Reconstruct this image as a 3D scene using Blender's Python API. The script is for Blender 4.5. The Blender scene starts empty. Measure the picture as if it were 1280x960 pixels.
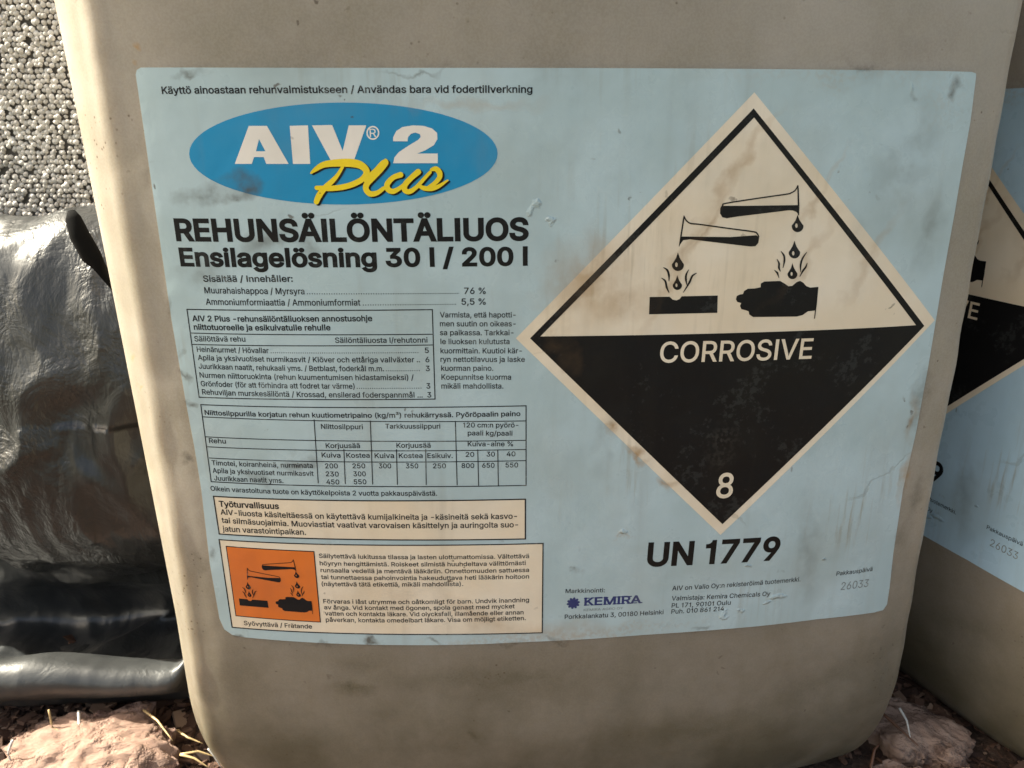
import bpy, bmesh, math, random
import numpy as np
from mathutils import Vector, Matrix, noise
from mathutils.geometry import tessellate_polygon, delaunay_2d_cdt

# ------------------------------------------------------------------ scene, camera, light
scene = bpy.context.scene
COL = scene.collection
random.seed(7)
RNG = np.random.RandomState(11)

cam_d = bpy.data.cameras.new('camera')
cam = bpy.data.objects.new('camera', cam_d)
COL.objects.link(cam)
scene.camera = cam
cam_d.sensor_width = 36.0
cam_d.lens = 27.05
cam_d.clip_start = 0.01
cam_d.clip_end = 500
PITCH, YAW, ROLL = 0.318793, -0.063176, -0.005078
fw = Vector((-math.sin(YAW)*math.cos(PITCH), math.cos(YAW)*math.cos(PITCH), -math.sin(PITCH)))
rt0 = Vector((math.cos(YAW), math.sin(YAW), 0))
up0 = rt0.cross(fw)
rt = rt0*math.cos(ROLL) + up0*math.sin(ROLL)
up = up0*math.cos(ROLL) - rt0*math.sin(ROLL)
m = Matrix((rt, up, -fw)).transposed().to_4x4()
m.translation = Vector((-0.033996, -0.236851, 0.270331))
cam.matrix_world = m
cam_d.dof.use_dof = True
cam_d.dof.focus_distance = 0.262
cam_d.dof.aperture_fstop = 26.0

SUN_EL, SUN_AZ = math.radians(43), math.radians(-78)      # azimuth from +Y towards +X
world = bpy.data.worlds.new('World')
scene.world = world
world.use_nodes = True
wt = world.node_tree
bg = wt.nodes['Background']
sky = wt.nodes.new('ShaderNodeTexSky')
sky.sky_type = 'NISHITA'
sky.sun_disc = False
sky.sun_elevation = SUN_EL
sky.sun_rotation = SUN_AZ
sky.dust_density = 6.0
sky.ozone_density = .6
wb = wt.nodes.new('ShaderNodeMixRGB'); wb.blend_type = 'MULTIPLY'; wb.inputs[0].default_value = 1
wb.inputs[2].default_value = (1.04, 1.0, .87, 1)          # white balance of the photograph
wt.links.new(sky.outputs[0], wb.inputs[1])
wt.links.new(wb.outputs[0], bg.inputs[0])
bg.inputs[1].default_value = 0.125

sun_d = bpy.data.lights.new('sun', 'SUN')
sun_d.energy = 5.0
sun_d.angle = math.radians(0.6)
sun_d.color = (1.0, 0.97, 0.82)
sun = bpy.data.objects.new('sun', sun_d)
COL.objects.link(sun)
sd = Vector((math.sin(SUN_AZ)*math.cos(SUN_EL), math.cos(SUN_AZ)*math.cos(SUN_EL), math.sin(SUN_EL)))
sun.rotation_euler = sd.to_track_quat('Z', 'Y').to_euler()
sun.location = sd*3

scene.view_settings.view_transform = 'Standard'
scene.view_settings.look = 'None'
scene.view_settings.exposure = 1.36
scene.view_settings.gamma = 1.0
scene.cycles.max_bounces = 8
scene.cycles.diffuse_bounces = 4
scene.cycles.use_denoising = True

# ------------------------------------------------------------------ lettering outlines and label layout
# glyph outlines on a cap height of 200 units: 'advance|x,y x,y ...|...'
GLYPHS = {
'%': '266|29,152 31,138 37,126 42,121 47,117 54,114 61,112 69,111 77,112 84,114 90,117 96,121 100,126 104,132 108,145 108,169 104,183 96,193 91,198 84,201 77,203 61,203 54,201 48,198 42,193 34,183 31,176 29,162|50,146 50,168 54,179 58,183 63,185 69,186 75,185 80,183 84,179 88,162 88,152 86,141 83,136 80,132 75,130 69,129 63,130 58,132 54,136|159,23 162,17 166,11 170,6 175,2 182,-1 189,-3 197,-4 205,-3 212,-1 218,2 224,6 228,11 232,17 236,30 236,54 232,68 228,74 224,79 219,83 212,86 205,88 189,88 182,86 176,83 170,79 166,74 162,68 158,54 157,47 157,37|191,14 186,17 182,21 178,31 178,53 182,64 186,68 191,70 197,71 203,70 208,68 212,64 216,47 216,37 214,26 211,21 208,17 203,14|52,0 75,0 212,200 190,200',
'(': '107|75,168 93,212 69,212 52,173 40,127 35,81 36,61 39,42 44,21 50,1 59,-18 69,-38 93,-38 74,6 63,45 59,81 63,123',
')': '107|15,212 32,168 44,123 48,81 44,46 34,7 15,-38 38,-38 48,-19 57,1 63,21 68,41 71,61 72,81 68,127 56,173 38,212',
',': '74|27,28 15,-47 33,-47 54,28',
'-': '178|45,96 45,74 132,74 132,96',
'.': '74|22,25 20,21 19,16 20,11 22,7 25,3 33,-1 37,-2 42,-1 50,3 53,7 55,11 55,21 53,25 50,29 46,32 42,34 33,34 29,32 25,29',
'/': '98|92,209 70,209 6,-30 28,-30',
'0': '178|22,61 27,45 33,30 41,19 51,9 62,3 75,-1 89,-3 103,-1 116,3 127,9 137,19 145,30 151,45 156,61 158,79 159,100 158,120 156,139 151,155 145,169 137,181 127,190 116,197 103,201 89,203 75,201 62,197 51,190 42,181 34,169 27,155 23,139 20,120 19,100 20,79|48,57 45,69 43,100 45,131 48,143 53,155 58,164 64,171 71,176 80,180 89,181 98,180 107,176 114,171 120,164 126,155 130,143 133,131 135,116 135,84 133,69 130,57 126,45 120,36 114,29 107,24 98,21 89,19 80,21 71,24 64,29 58,36 53,45',
'1': '178|78,200 34,168 34,141 82,176 83,176 83,21 30,21 30,0 154,0 154,21 108,21 108,200',
'2': '178|50,142 50,150 52,156 55,163 58,168 62,172 68,176 74,179 88,181 107,177 113,173 121,165 124,159 126,146 122,128 111,111 92,90 25,19 25,0 153,0 153,22 60,22 60,24 105,71 132,102 146,125 150,146 149,157 146,166 142,175 136,183 129,190 120,195 111,199 100,202 88,203 77,202 66,199 56,195 47,189 40,182 34,174 29,164 27,154 26,142',
'3': '178|43,9 52,4 63,0 74,-2 86,-3 99,-2 111,1 121,5 131,11 139,18 146,26 151,35 154,46 154,68 151,78 146,87 139,96 131,103 121,108 110,112 97,114 87,114 146,181 146,200 27,200 27,178 113,178 113,176 62,118 62,97 90,97 100,95 108,92 115,88 120,83 124,77 127,71 129,64 129,49 127,42 124,37 119,31 114,27 108,24 86,20 65,23 59,26 54,30 50,34 46,39 44,45 43,52 17,52 19,41 22,31 34,15',
'4': '178|16,62 16,41 111,41 111,0 135,0 135,41 162,41 162,64 135,64 135,125 111,125 111,64 43,64 43,65 122,200 97,200',
'5': '178|54,119 53,119 59,178 144,178 144,200 38,200 26,99 50,97 66,106 86,109 94,108 101,106 108,103 114,99 119,93 123,87 126,80 128,72 129,64 128,56 126,48 123,41 119,35 109,25 102,22 95,20 87,20 68,24 54,35 51,40 49,45 48,51 23,51 25,41 28,32 33,24 39,16 46,10 55,4 65,0 75,-2 87,-3 99,-2 111,1 121,6 131,12 139,20 145,30 150,40 153,52 154,64 152,82 149,91 145,99 141,106 136,112 130,118 116,126 108,129 99,131 90,131 70,128',
'6': '178|33,29 39,20 47,12 56,6 66,1 77,-2 89,-3 101,-2 112,1 122,6 131,12 138,20 145,29 149,39 152,50 153,62 152,74 150,85 140,103 133,110 124,116 115,120 104,123 92,123 77,121 67,114 127,200 99,200 54,134 31,94 28,83 26,73 25,64 26,51 29,40|54,40 51,47 49,62 51,77 54,84 58,90 63,95 68,99 75,102 82,104 96,104 103,102 110,99 115,95 120,90 124,84 128,70 129,62 128,54 124,40 120,34 115,29 110,25 103,22 96,20 89,19 82,20 75,22 68,25 63,29 58,34',
'7': '178|38,0 65,0 154,176 154,200 24,200 24,178 127,178 127,176',
'8': '178|29,24 36,16 44,10 53,4 64,1 76,-2 89,-3 102,-2 114,1 125,4 134,10 142,16 149,24 154,33 157,43 158,53 157,61 155,69 152,77 148,84 144,90 138,95 132,99 125,102 118,104 118,105 127,108 135,114 141,121 146,130 149,139 150,150 149,159 147,168 142,177 136,184 129,191 120,196 111,200 100,202 89,203 78,202 67,200 57,196 49,191 42,184 36,177 31,168 29,159 28,150 29,139 32,130 36,121 43,114 51,108 60,105 60,104 53,102 46,99 40,95 34,90 29,84 26,77 23,69 21,61 20,53 21,43 24,33|51,36 48,42 46,48 45,54 46,62 48,68 51,74 55,79 60,84 67,88 73,90 81,92 97,92 111,88 117,84 127,74 130,68 132,62 132,48 130,42 127,36 123,31 118,27 112,24 105,21 89,19 73,21 66,24 60,27 55,31|70,118 65,121 60,125 54,135 52,148 54,160 60,170 65,174 70,177 89,181 108,177 113,174 117,170 121,165 125,154 126,148 125,141 121,130 117,125 113,121 108,118 89,114',
'9': '178|28,115 38,97 45,90 54,84 63,80 74,77 86,77 101,79 111,86 51,0 79,0 124,66 147,106 150,117 152,127 153,136 152,149 149,160 145,171 138,180 131,188 122,194 112,199 101,202 89,203 77,202 66,199 56,194 47,188 40,181 33,172 29,161 26,150 25,138 26,126|54,116 50,130 49,138 50,146 54,160 58,166 63,171 68,175 75,178 82,180 89,181 96,180 103,178 110,175 115,171 120,166 124,160 128,146 129,138 128,130 124,116 120,110 115,105 110,101 103,98 96,96 82,96 75,98 68,101 63,105 58,110',
':': '74|20,21 19,16 20,11 22,7 25,3 33,-1 37,-2 42,-1 50,3 53,7 55,11 55,21 53,25 50,29 46,32 42,34 33,34 29,32 25,29 22,25|22,133 20,129 19,124 20,120 22,115 25,112 29,109 33,107 37,106 42,107 46,109 50,112 53,115 55,120 55,129 53,133 50,137 46,140 42,142 33,142 29,140 25,137',
'A': '189|6,0 33,0 53,56 135,56 155,0 182,0 109,200 79,200|75,119 84,146 94,180 104,146 113,119 127,78 61,78',
'B': '179|49,22 49,91 98,91 113,89 120,86 126,82 131,78 135,72 139,60 140,54 139,45 135,38 130,31 121,26 110,23 96,22|24,200 24,0 97,0 112,1 125,3 135,7 144,12 152,19 157,26 161,35 164,44 164,63 162,72 158,80 154,86 149,92 143,97 136,100 130,102 124,103 124,105 140,112 152,126 155,132 157,147 156,157 153,165 150,174 138,188 129,193 119,197 108,199 95,200|94,112 49,112 49,178 94,178 106,177 116,174 123,169 128,162 131,155 132,146 132,140 130,134 127,128 119,120 113,116',
'C': '201|17,80 21,62 27,45 36,31 47,19 59,10 73,3 88,-1 105,-3 125,-1 143,5 151,10 158,15 165,21 171,28 176,36 180,44 184,53 186,63 161,63 153,45 140,32 124,24 105,21 93,22 82,25 72,30 63,37 56,46 49,57 44,69 42,84 41,100 42,116 44,130 49,143 55,154 63,163 72,170 82,175 93,178 105,179 124,177 140,168 153,155 161,137 186,137 184,147 180,156 176,164 171,172 165,179 158,185 151,190 142,195 134,198 105,203 88,201 73,197 59,190 47,181 36,169 27,155 21,138 17,120 16,100',
'D': '197|24,200 24,0 86,0 105,1 123,5 138,12 151,21 162,33 170,47 177,63 180,81 181,100 180,120 177,138 170,154 162,168 151,179 139,188 124,195 107,199 89,200|113,27 100,23 84,22 49,22 49,178 87,178 101,177 114,173 126,168 135,161 143,152 149,142 153,129 156,116 157,100 156,85 153,71 149,59 143,48 135,39 125,32',
'E': '165|49,22 49,90 140,90 140,112 49,112 49,178 146,178 146,200 24,200 24,0 148,0 148,22',
'F': '161|49,0 49,87 136,87 136,109 49,109 49,178 145,178 145,200 24,200 24,0',
'G': '205|21,62 27,45 36,31 46,19 59,10 73,3 89,-1 106,-3 121,-2 135,2 148,7 160,15 169,24 177,36 183,49 187,63 188,79 188,101 111,101 111,78 163,78 162,68 160,58 156,48 150,40 144,33 136,28 126,24 116,22 106,21 94,22 83,25 72,30 63,37 56,46 49,57 44,70 42,84 41,100 42,116 44,130 49,143 55,154 63,163 72,170 82,175 93,178 104,179 124,176 140,168 152,155 160,137 186,137 184,147 181,155 177,164 165,178 159,184 151,190 143,194 134,198 124,201 104,203 88,201 72,197 59,190 46,181 36,169 27,155 21,138 17,120 16,100 17,80',
'H': '203|24,0 49,0 49,91 154,91 154,0 180,0 180,200 154,200 154,114 49,114 49,200 24,200',
'I': '118|12,22 12,0 106,0 106,22 72,22 72,178 106,178 106,200 12,200 12,178 46,178 46,22',
'J': '156|13,68 13,57 15,39 20,25 30,13 42,4 56,-1 73,-3 89,-1 104,4 116,13 125,25 130,39 132,57 132,200 107,200 107,57 106,46 103,37 97,29 91,24 82,21 73,20 63,21 55,24 48,29 43,37 39,46 38,57 38,68',
'K': '183|24,200 24,0 49,0 49,65 78,96 146,0 176,0 96,113 176,200 143,200 83,135 55,103 49,95 49,200',
'L': '154|24,200 24,0 142,0 142,22 49,22 49,200',
'M': '247|24,200 24,0 48,0 48,146 47,164 47,171 51,160 57,142 63,126 67,114 112,0 134,0 179,114 184,127 189,143 196,161 199,170 199,145 198,129 198,0 223,0 223,200 187,200 139,74 134,62 124,27 122,33 118,48 113,62 109,74 60,200',
'N': '206|24,0 49,0 49,129 48,151 47,169 58,150 70,130 79,114 152,0 182,0 182,200 157,200 157,62 158,43 159,30 152,42 143,59 135,72 54,200 24,200',
'O': '210|21,62 27,45 36,31 47,19 59,10 73,3 88,-1 105,-3 122,-1 137,3 151,10 163,19 174,31 182,45 189,62 193,80 194,100 193,120 189,138 182,155 174,169 163,181 151,190 137,197 122,201 105,203 88,201 73,197 59,190 47,181 36,169 27,155 21,138 17,120 16,100 17,80|49,57 44,69 42,84 41,100 42,116 44,131 49,143 56,154 63,163 72,170 83,175 93,178 105,179 117,178 127,175 137,170 146,163 154,154 161,143 165,131 168,116 169,100 168,84 165,69 161,57 154,46 146,37 137,30 127,25 117,22 105,21 93,22 83,25 72,30 63,37 56,46',
'P': '175|24,0 49,0 49,73 92,73 107,74 120,77 131,81 140,88 147,95 153,104 157,114 160,125 161,137 160,148 157,159 153,169 147,178 140,185 131,192 120,196 107,199 92,200 24,200|49,178 91,178 101,177 110,175 117,172 123,168 127,164 131,158 135,144 135,129 131,115 123,105 117,101 110,98 101,96 91,95 49,95',
'R': '177|24,0 49,0 49,78 96,78 139,0 168,0 123,82 131,85 140,91 148,98 158,116 160,127 161,138 160,150 158,161 148,179 140,186 131,192 120,196 107,199 93,200 24,200|49,100 49,178 92,178 110,176 117,173 123,169 128,165 134,153 136,138 134,124 131,118 128,113 123,108 117,105 110,102 92,100',
'S': '176|20,33 25,24 32,16 40,9 50,4 61,0 74,-3 102,-3 116,0 127,4 137,10 145,17 152,25 157,34 160,44 161,54 160,63 158,71 155,78 141,93 122,104 104,110 83,115 67,121 51,131 48,136 46,141 45,148 46,154 48,159 51,164 55,169 60,173 66,176 80,180 88,180 100,179 110,177 119,172 126,166 130,158 133,149 158,149 156,159 153,168 148,176 142,184 134,190 124,196 114,200 102,202 89,203 77,202 65,200 54,196 44,190 36,184 29,176 24,167 21,157 20,146 22,134 26,123 34,114 44,106 57,99 72,94 96,87 116,80 131,70 135,61 136,55 135,48 133,42 130,36 125,31 119,27 105,21 88,19 65,23 59,26 53,30 49,34 45,40 42,46 41,54 15,54 17,43',
'T': '176|12,200 12,178 76,178 76,0 101,0 101,178 164,178 164,200',
'U': '203|24,68 25,55 28,43 33,31 41,21 50,13 61,6 73,1 87,-2 102,-3 117,-2 131,1 143,6 154,13 163,21 170,31 175,43 179,55 180,68 180,200 154,200 154,61 152,52 148,44 143,37 137,32 130,27 122,23 112,21 102,20 91,21 82,23 74,27 66,32 60,37 55,44 52,52 50,61 49,70 49,200 24,200',
'V': '189|33,200 6,200 80,0 109,0 182,200 155,200 114,81 105,54 95,20 85,54 76,81',
'Y': '186|36,200 6,200 80,82 80,0 105,0 105,82 179,200 150,200 110,135 99,115 93,102 87,115 76,135',
'Z': '172|60,22 45,21 53,32 66,51 156,181 156,200 16,200 16,178 112,178 127,179 120,169 108,151 16,18 16,0 157,0 157,22',
'a': '153|13,33 15,25 19,18 24,11 30,6 37,2 45,-1 54,-3 63,-3 85,0 99,10 107,20 109,20 109,0 132,0 132,109 130,118 127,126 123,132 118,138 112,142 94,149 76,151 52,148 45,145 37,141 31,136 25,130 20,123 16,114 39,108 46,118 59,127 77,130 94,127 105,117 108,101 108,97 107,94 104,92 92,89 70,86 49,83 30,76 25,72 21,68 17,63 14,57 12,42|67,18 51,21 40,28 36,41 38,51 41,55 53,62 69,66 79,67 91,69 102,72 108,75 108,48 104,37 100,31 90,23 83,20 75,18',
'b': '167|44,0 44,23 46,23 54,12 68,1 74,-1 82,-3 90,-3 102,-2 113,1 123,6 132,14 139,23 145,33 150,46 153,59 153,89 150,103 145,115 139,126 132,135 123,142 113,147 102,150 90,151 81,151 67,147 54,136 46,126 45,126 45,200 21,200 21,0|53,37 49,45 46,54 44,74 46,95 49,103 53,111 63,123 70,127 78,129 87,130 95,129 103,126 110,122 116,117 121,110 124,103 127,94 129,74 127,55 124,46 120,38 116,31 110,26 103,22 95,19 87,18 78,19 70,22 64,26 58,31',
'c': '156|13,74 14,59 17,46 22,33 28,23 36,14 46,6 57,1 69,-2 81,-3 102,0 120,8 134,22 143,40 120,46 115,35 106,26 95,20 81,18 72,19 64,22 57,26 51,32 46,38 43,46 40,55 38,64 38,84 40,93 43,102 46,109 51,116 57,122 64,126 72,129 81,130 95,128 106,122 114,114 119,103 142,109 134,127 120,140 102,148 81,151 69,150 57,147 46,141 36,134 28,125 22,114 17,102 14,89',
'd': '167|17,46 21,33 28,23 35,14 44,6 54,1 65,-2 77,-3 85,-3 93,-1 99,1 113,12 121,23 123,23 123,0 146,0 146,200 122,200 122,126 120,126 113,136 99,147 86,151 77,151 65,150 54,147 44,142 35,135 28,126 22,115 17,103 14,89 13,74 14,59|43,46 40,55 38,64 38,85 40,94 43,103 46,110 51,117 57,122 64,126 72,129 80,130 89,129 97,127 104,123 114,111 118,103 120,95 122,85 123,74 122,64 118,45 114,37 109,31 103,26 97,22 89,19 80,18 72,19 64,22 57,26 51,31 46,38',
'e': '159|17,45 22,33 28,23 36,14 46,6 57,1 70,-2 83,-3 93,-3 103,-1 119,5 126,10 132,15 141,28 143,36 120,41 112,29 100,21 83,18 75,19 67,21 59,24 53,29 48,35 43,42 40,50 38,59 38,67 146,67 146,76 145,89 143,101 140,111 136,120 126,134 112,144 104,147 81,151 68,150 56,147 45,141 36,134 28,125 22,114 17,102 14,88 13,73 14,59|52,118 58,123 64,127 72,129 81,130 89,129 97,127 109,119 113,113 117,106 120,98 121,87 38,87 38,91 40,99 43,106 47,113',
'f': '100|56,0 56,129 90,129 90,149 56,149 56,171 58,177 61,181 65,184 70,186 84,186 89,184 95,205 87,207 74,208 53,204 47,201 42,196 38,191 34,185 32,178 32,149 3,149 3,129 32,129 32,0',
'g': '167|17,47 22,35 28,25 35,17 44,10 54,6 65,3 77,2 85,2 93,4 99,6 113,16 120,27 122,27 122,-2 121,-14 117,-23 111,-30 103,-34 93,-37 81,-38 61,-35 48,-26 40,-16 20,-27 32,-43 53,-55 61,-57 71,-59 93,-59 104,-57 114,-53 123,-49 131,-43 138,-35 143,-26 145,-16 146,-3 146,149 123,149 123,125 121,125 113,136 100,147 86,151 77,151 65,150 54,147 44,142 35,135 28,126 22,115 17,103 14,90 13,75 14,60|43,48 40,56 38,66 38,86 40,95 46,111 51,117 57,122 64,126 72,129 81,130 89,129 97,127 104,123 110,118 118,104 121,95 123,76 121,56 118,48 114,40 109,34 104,30 97,26 89,24 81,23 72,24 64,26 57,30 51,35 47,41',
'h': '161|21,200 21,0 45,0 45,97 47,105 53,117 63,125 76,129 83,129 92,128 101,125 107,120 112,112 115,103 116,92 116,0 140,0 140,106 138,117 134,126 129,134 123,140 116,145 108,148 99,150 89,151 79,150 69,147 60,142 52,135 45,125 45,200',
'i': '66|25,176 33,174 41,176 45,179 49,186 50,190 49,194 45,201 41,204 33,206 25,204 21,201 18,198 16,190 18,182 21,179|21,149 21,0 45,0 45,149',
'j': '66|-4,-34 -4,-56 11,-56 19,-54 25,-51 31,-47 36,-42 40,-36 43,-28 45,-12 45,149 21,149 21,-11 19,-24 16,-28 12,-31 7,-33 1,-34|18,182 24,176 33,174 41,176 45,179 49,186 50,190 49,194 45,201 41,204 33,206 24,204 18,198 16,190',
'k': '150|45,83 45,200 21,200 21,0 45,0 45,56 61,70 116,0 146,0 79,85 142,149 112,149 47,83',
'l': '74|21,200 21,33 22,23 24,15 29,8 36,3 44,0 55,-1 71,1 67,21 63,21 57,20 50,22 47,24 45,39 45,200',
'm': '240|45,0 45,101 49,114 53,119 57,123 62,126 78,130 86,129 93,127 99,122 104,117 107,110 108,102 108,0 132,0 132,97 136,114 147,126 152,128 165,130 172,129 179,127 186,123 191,117 194,110 195,100 195,0 219,0 219,100 218,111 216,121 213,129 208,136 202,142 195,146 188,149 180,151 172,152 150,147 133,135 128,129 124,121 123,126 119,134 113,142 105,147 96,151 86,152 68,148 52,136 48,130 45,124 44,121 44,149 21,149 21,0',
'n': '161|21,149 21,0 45,0 45,97 47,105 53,117 63,125 76,129 83,129 92,128 101,125 107,120 112,112 115,103 116,92 116,0 140,0 140,106 138,117 134,126 129,134 123,140 116,145 108,148 99,150 89,151 79,150 69,147 60,142 52,135 45,125 44,123 44,149',
'o': '163|17,46 22,33 28,23 36,14 46,6 57,1 69,-2 81,-3 95,-2 107,1 117,6 127,14 135,23 141,33 146,46 149,59 150,74 149,89 146,102 141,114 135,125 127,134 117,141 107,147 95,150 81,151 69,150 57,147 46,141 36,134 28,125 22,114 17,102 14,89 13,74 14,59|43,46 40,55 38,64 38,84 40,93 43,102 46,109 51,116 57,122 64,126 72,129 81,130 91,129 99,126 106,122 112,116 117,109 121,101 123,93 125,83 126,74 125,64 121,46 117,38 112,32 106,26 99,22 91,19 81,18 72,19 64,22 57,26 51,32 46,38',
'p': '167|21,149 21,-56 45,-56 45,23 46,23 54,12 68,1 74,-1 82,-3 90,-3 102,-2 113,1 123,6 132,14 139,23 145,33 150,46 153,59 153,89 150,103 145,115 139,126 132,135 123,142 113,147 102,150 90,151 81,151 67,147 54,136 46,126 44,126 44,149|53,37 49,45 46,54 44,74 46,95 49,103 53,111 63,123 70,127 78,129 87,130 95,129 103,126 110,122 116,117 121,110 124,103 127,94 129,74 127,55 124,46 120,38 116,31 110,26 103,22 95,19 87,18 78,19 70,22 64,26 58,31',
'q': '167|17,46 21,33 28,23 35,14 44,6 54,1 65,-2 77,-3 85,-3 93,-1 99,1 113,12 120,23 122,23 122,-56 146,-56 146,149 123,149 123,126 121,126 113,136 99,147 86,151 77,151 65,150 54,147 44,142 35,135 28,126 22,115 17,103 14,89 13,74 14,59|43,46 40,55 38,64 38,85 40,94 43,103 46,110 51,117 57,122 64,126 72,129 80,130 89,129 97,127 104,123 114,111 118,103 120,95 122,85 123,74 122,64 118,45 114,37 109,31 103,26 97,22 89,19 80,18 72,19 64,22 57,26 51,31 46,38',
'r': '102|44,126 44,149 21,149 21,0 45,0 45,100 49,111 53,116 57,120 63,124 68,126 75,128 90,128 96,127 96,151 75,151 67,148 60,144 54,139 49,133 45,126',
's': '143|20,21 24,15 30,9 44,1 52,-1 62,-3 83,-3 93,-1 102,3 110,7 117,12 123,19 127,26 129,33 130,42 129,52 126,60 120,67 113,74 103,78 90,82 68,88 49,96 45,99 43,104 43,109 44,115 47,120 51,125 58,128 65,130 74,131 82,130 90,128 95,124 100,119 103,114 105,109 127,114 118,133 113,139 107,143 100,146 92,149 83,151 63,151 54,149 45,146 31,136 26,130 22,123 19,116 18,108 20,98 23,89 28,82 36,76 46,71 59,67 83,61 90,59 96,56 100,53 103,50 105,45 105,40 104,35 101,29 96,24 89,21 81,19 71,18 55,20 49,24 44,28 40,34 37,42 14,37 16,29',
't': '89|26,37 27,25 30,16 36,8 44,3 54,0 66,-2 75,-1 84,1 79,21 73,20 61,20 53,24 51,28 50,32 50,129 80,129 80,149 50,149 50,185 26,185 26,149 3,149 3,129 26,129',
'u': '161|21,149 21,43 24,32 27,23 32,15 38,9 45,4 53,1 62,-1 72,-2 82,-1 92,2 101,7 109,14 116,24 117,26 117,0 140,0 140,149 116,149 116,52 114,45 111,38 108,33 103,28 98,24 86,20 79,20 69,21 61,24 54,29 49,37 46,46 45,57 45,149',
'v': '153|73,34 65,61 33,149 7,149 64,0 89,0 146,149 120,149 88,61 80,34 76,23',
'w': '223|34,149 9,149 54,0 78,0 97,68 103,88 109,110 112,122 114,110 120,88 125,68 145,0 169,0 214,149 189,149 170,84 162,53 156,25 150,53 142,84 124,149 99,149 81,84 73,53 67,25 60,54 52,84',
'x': '149|8,0 36,0 58,34 70,53 74,61 91,34 113,0 141,0 88,75 138,149 111,149 92,120 80,100 75,91 70,100 58,120 39,149 11,149 60,77',
'y': '153|28,-34 24,-34 19,-54 25,-56 36,-57 55,-53 69,-42 80,-23 146,149 120,149 88,61 80,34 76,23 73,34 65,61 33,149 7,149 64,-1 59,-14 51,-29 41,-35',
'z': '150|16,18 16,0 133,0 133,22 50,22 50,24 131,130 131,149 19,149 19,127 100,127 100,126',
'³': '122|20,134 25,129 30,126 37,123 61,119 86,123 93,126 103,134 107,140 109,146 109,159 107,164 103,170 99,174 93,178 86,181 78,183 68,184 105,213 105,229 20,229 20,210 77,210 45,186 45,171 57,171 72,169 78,166 82,162 84,158 85,154 84,149 82,145 78,142 74,140 68,138 61,138 45,141 41,144 38,147 37,151 13,151 14,145 17,139',
'Ä': '189|6,0 33,0 53,56 135,56 155,0 182,0 109,200 79,200|75,119 84,146 94,180 104,146 113,119 127,78 61,78|52,233 58,227 62,225 70,225 74,227 80,233 82,241 80,249 74,255 66,257 58,255 52,249 50,241|115,255 111,252 107,245 107,237 111,230 118,225 127,225 134,230 138,237 138,245 134,252 130,255 123,257',
'Ö': '210|16,100 17,80 21,62 27,45 36,31 47,19 59,10 73,3 88,-1 105,-3 122,-1 137,3 151,10 163,19 174,31 182,45 189,62 193,80 194,100 193,120 189,138 182,155 174,169 163,181 151,190 137,197 122,201 105,203 88,201 73,197 59,190 47,181 36,169 27,155 21,138 17,120|42,84 41,100 42,116 44,131 49,143 56,154 63,163 72,170 83,175 93,178 105,179 117,178 127,175 137,170 146,163 154,154 161,143 165,131 168,116 169,100 168,84 165,69 161,57 154,46 146,37 137,30 127,25 117,22 105,21 93,22 83,25 72,30 63,37 56,46 49,57 44,69|73,225 81,225 85,227 91,233 93,241 91,249 85,255 77,257 69,255 63,249 61,245 61,237 63,233 69,227|117,241 119,233 125,227 129,225 137,225 141,227 147,233 149,237 149,245 147,249 141,255 133,257 125,255 119,249',
'ä': '153|30,190 32,182 38,176 46,174 54,176 60,182 62,190 60,198 54,204 46,206 38,204 32,198|13,33 15,25 19,18 24,11 30,6 37,2 45,-1 54,-3 63,-3 85,0 99,10 107,20 109,20 109,0 132,0 132,109 130,118 127,126 123,132 118,138 112,142 94,149 76,151 52,148 45,145 37,141 31,136 25,130 20,123 16,114 39,108 46,118 59,127 77,130 94,127 105,117 108,101 108,97 107,94 104,92 92,89 70,86 49,83 30,76 25,72 21,68 17,63 14,57 12,42|36,41 38,51 41,55 53,62 69,66 79,67 91,69 102,72 108,75 108,48 104,37 100,31 90,23 83,20 75,18 67,18 51,21 40,28|87,194 87,186 91,179 95,176 103,174 111,176 114,179 118,186 119,190 118,194 114,201 111,204 103,206 95,204 91,201',
'å': '153|24,11 30,6 37,2 45,-1 54,-3 63,-3 85,0 99,10 107,20 109,20 109,0 132,0 132,109 130,118 127,126 123,132 118,138 112,142 94,149 76,151 52,148 45,145 37,141 31,136 25,130 20,123 16,114 39,108 46,118 59,127 77,130 94,127 105,117 108,101 108,97 107,94 104,92 92,89 70,86 49,83 30,76 25,72 21,68 17,63 14,57 12,42 13,33 15,25 19,18|40,28 36,41 38,51 41,55 53,62 69,66 79,67 91,69 102,72 108,75 108,48 104,37 100,31 90,23 83,20 75,18 67,18 51,21|66,178 60,184 58,188 58,197 60,201 66,207 70,209 79,209 83,207 89,201 91,197 91,188 89,184 83,178 79,176 70,176|44,176 57,163 68,159 81,159 92,163 105,176 109,186 109,198 105,209 92,221 86,224 74,226 62,224 57,221 44,209 41,204 39,192 41,181',
'ö': '163|22,33 28,23 36,14 46,6 57,1 69,-2 81,-3 95,-2 107,1 117,6 127,14 135,23 141,33 146,46 149,59 150,74 149,89 146,102 141,114 135,125 127,134 117,141 107,147 95,150 81,151 69,150 57,147 46,141 36,134 28,125 22,114 17,102 14,89 13,74 14,59 17,46|46,38 43,46 40,55 38,64 38,84 40,93 43,102 46,109 51,116 57,122 64,126 72,129 81,130 91,129 99,126 106,122 112,116 117,109 121,101 123,93 125,83 126,74 125,64 121,46 117,38 112,32 106,26 99,22 91,19 81,18 72,19 64,22 57,26 51,32|39,182 45,176 53,174 61,176 67,182 69,186 69,194 67,198 61,204 53,206 45,204 39,198 37,190|94,194 94,186 96,182 102,176 110,174 118,176 124,182 126,190 124,198 118,204 110,206 102,204 96,198',
' ': '74',
}

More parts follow.
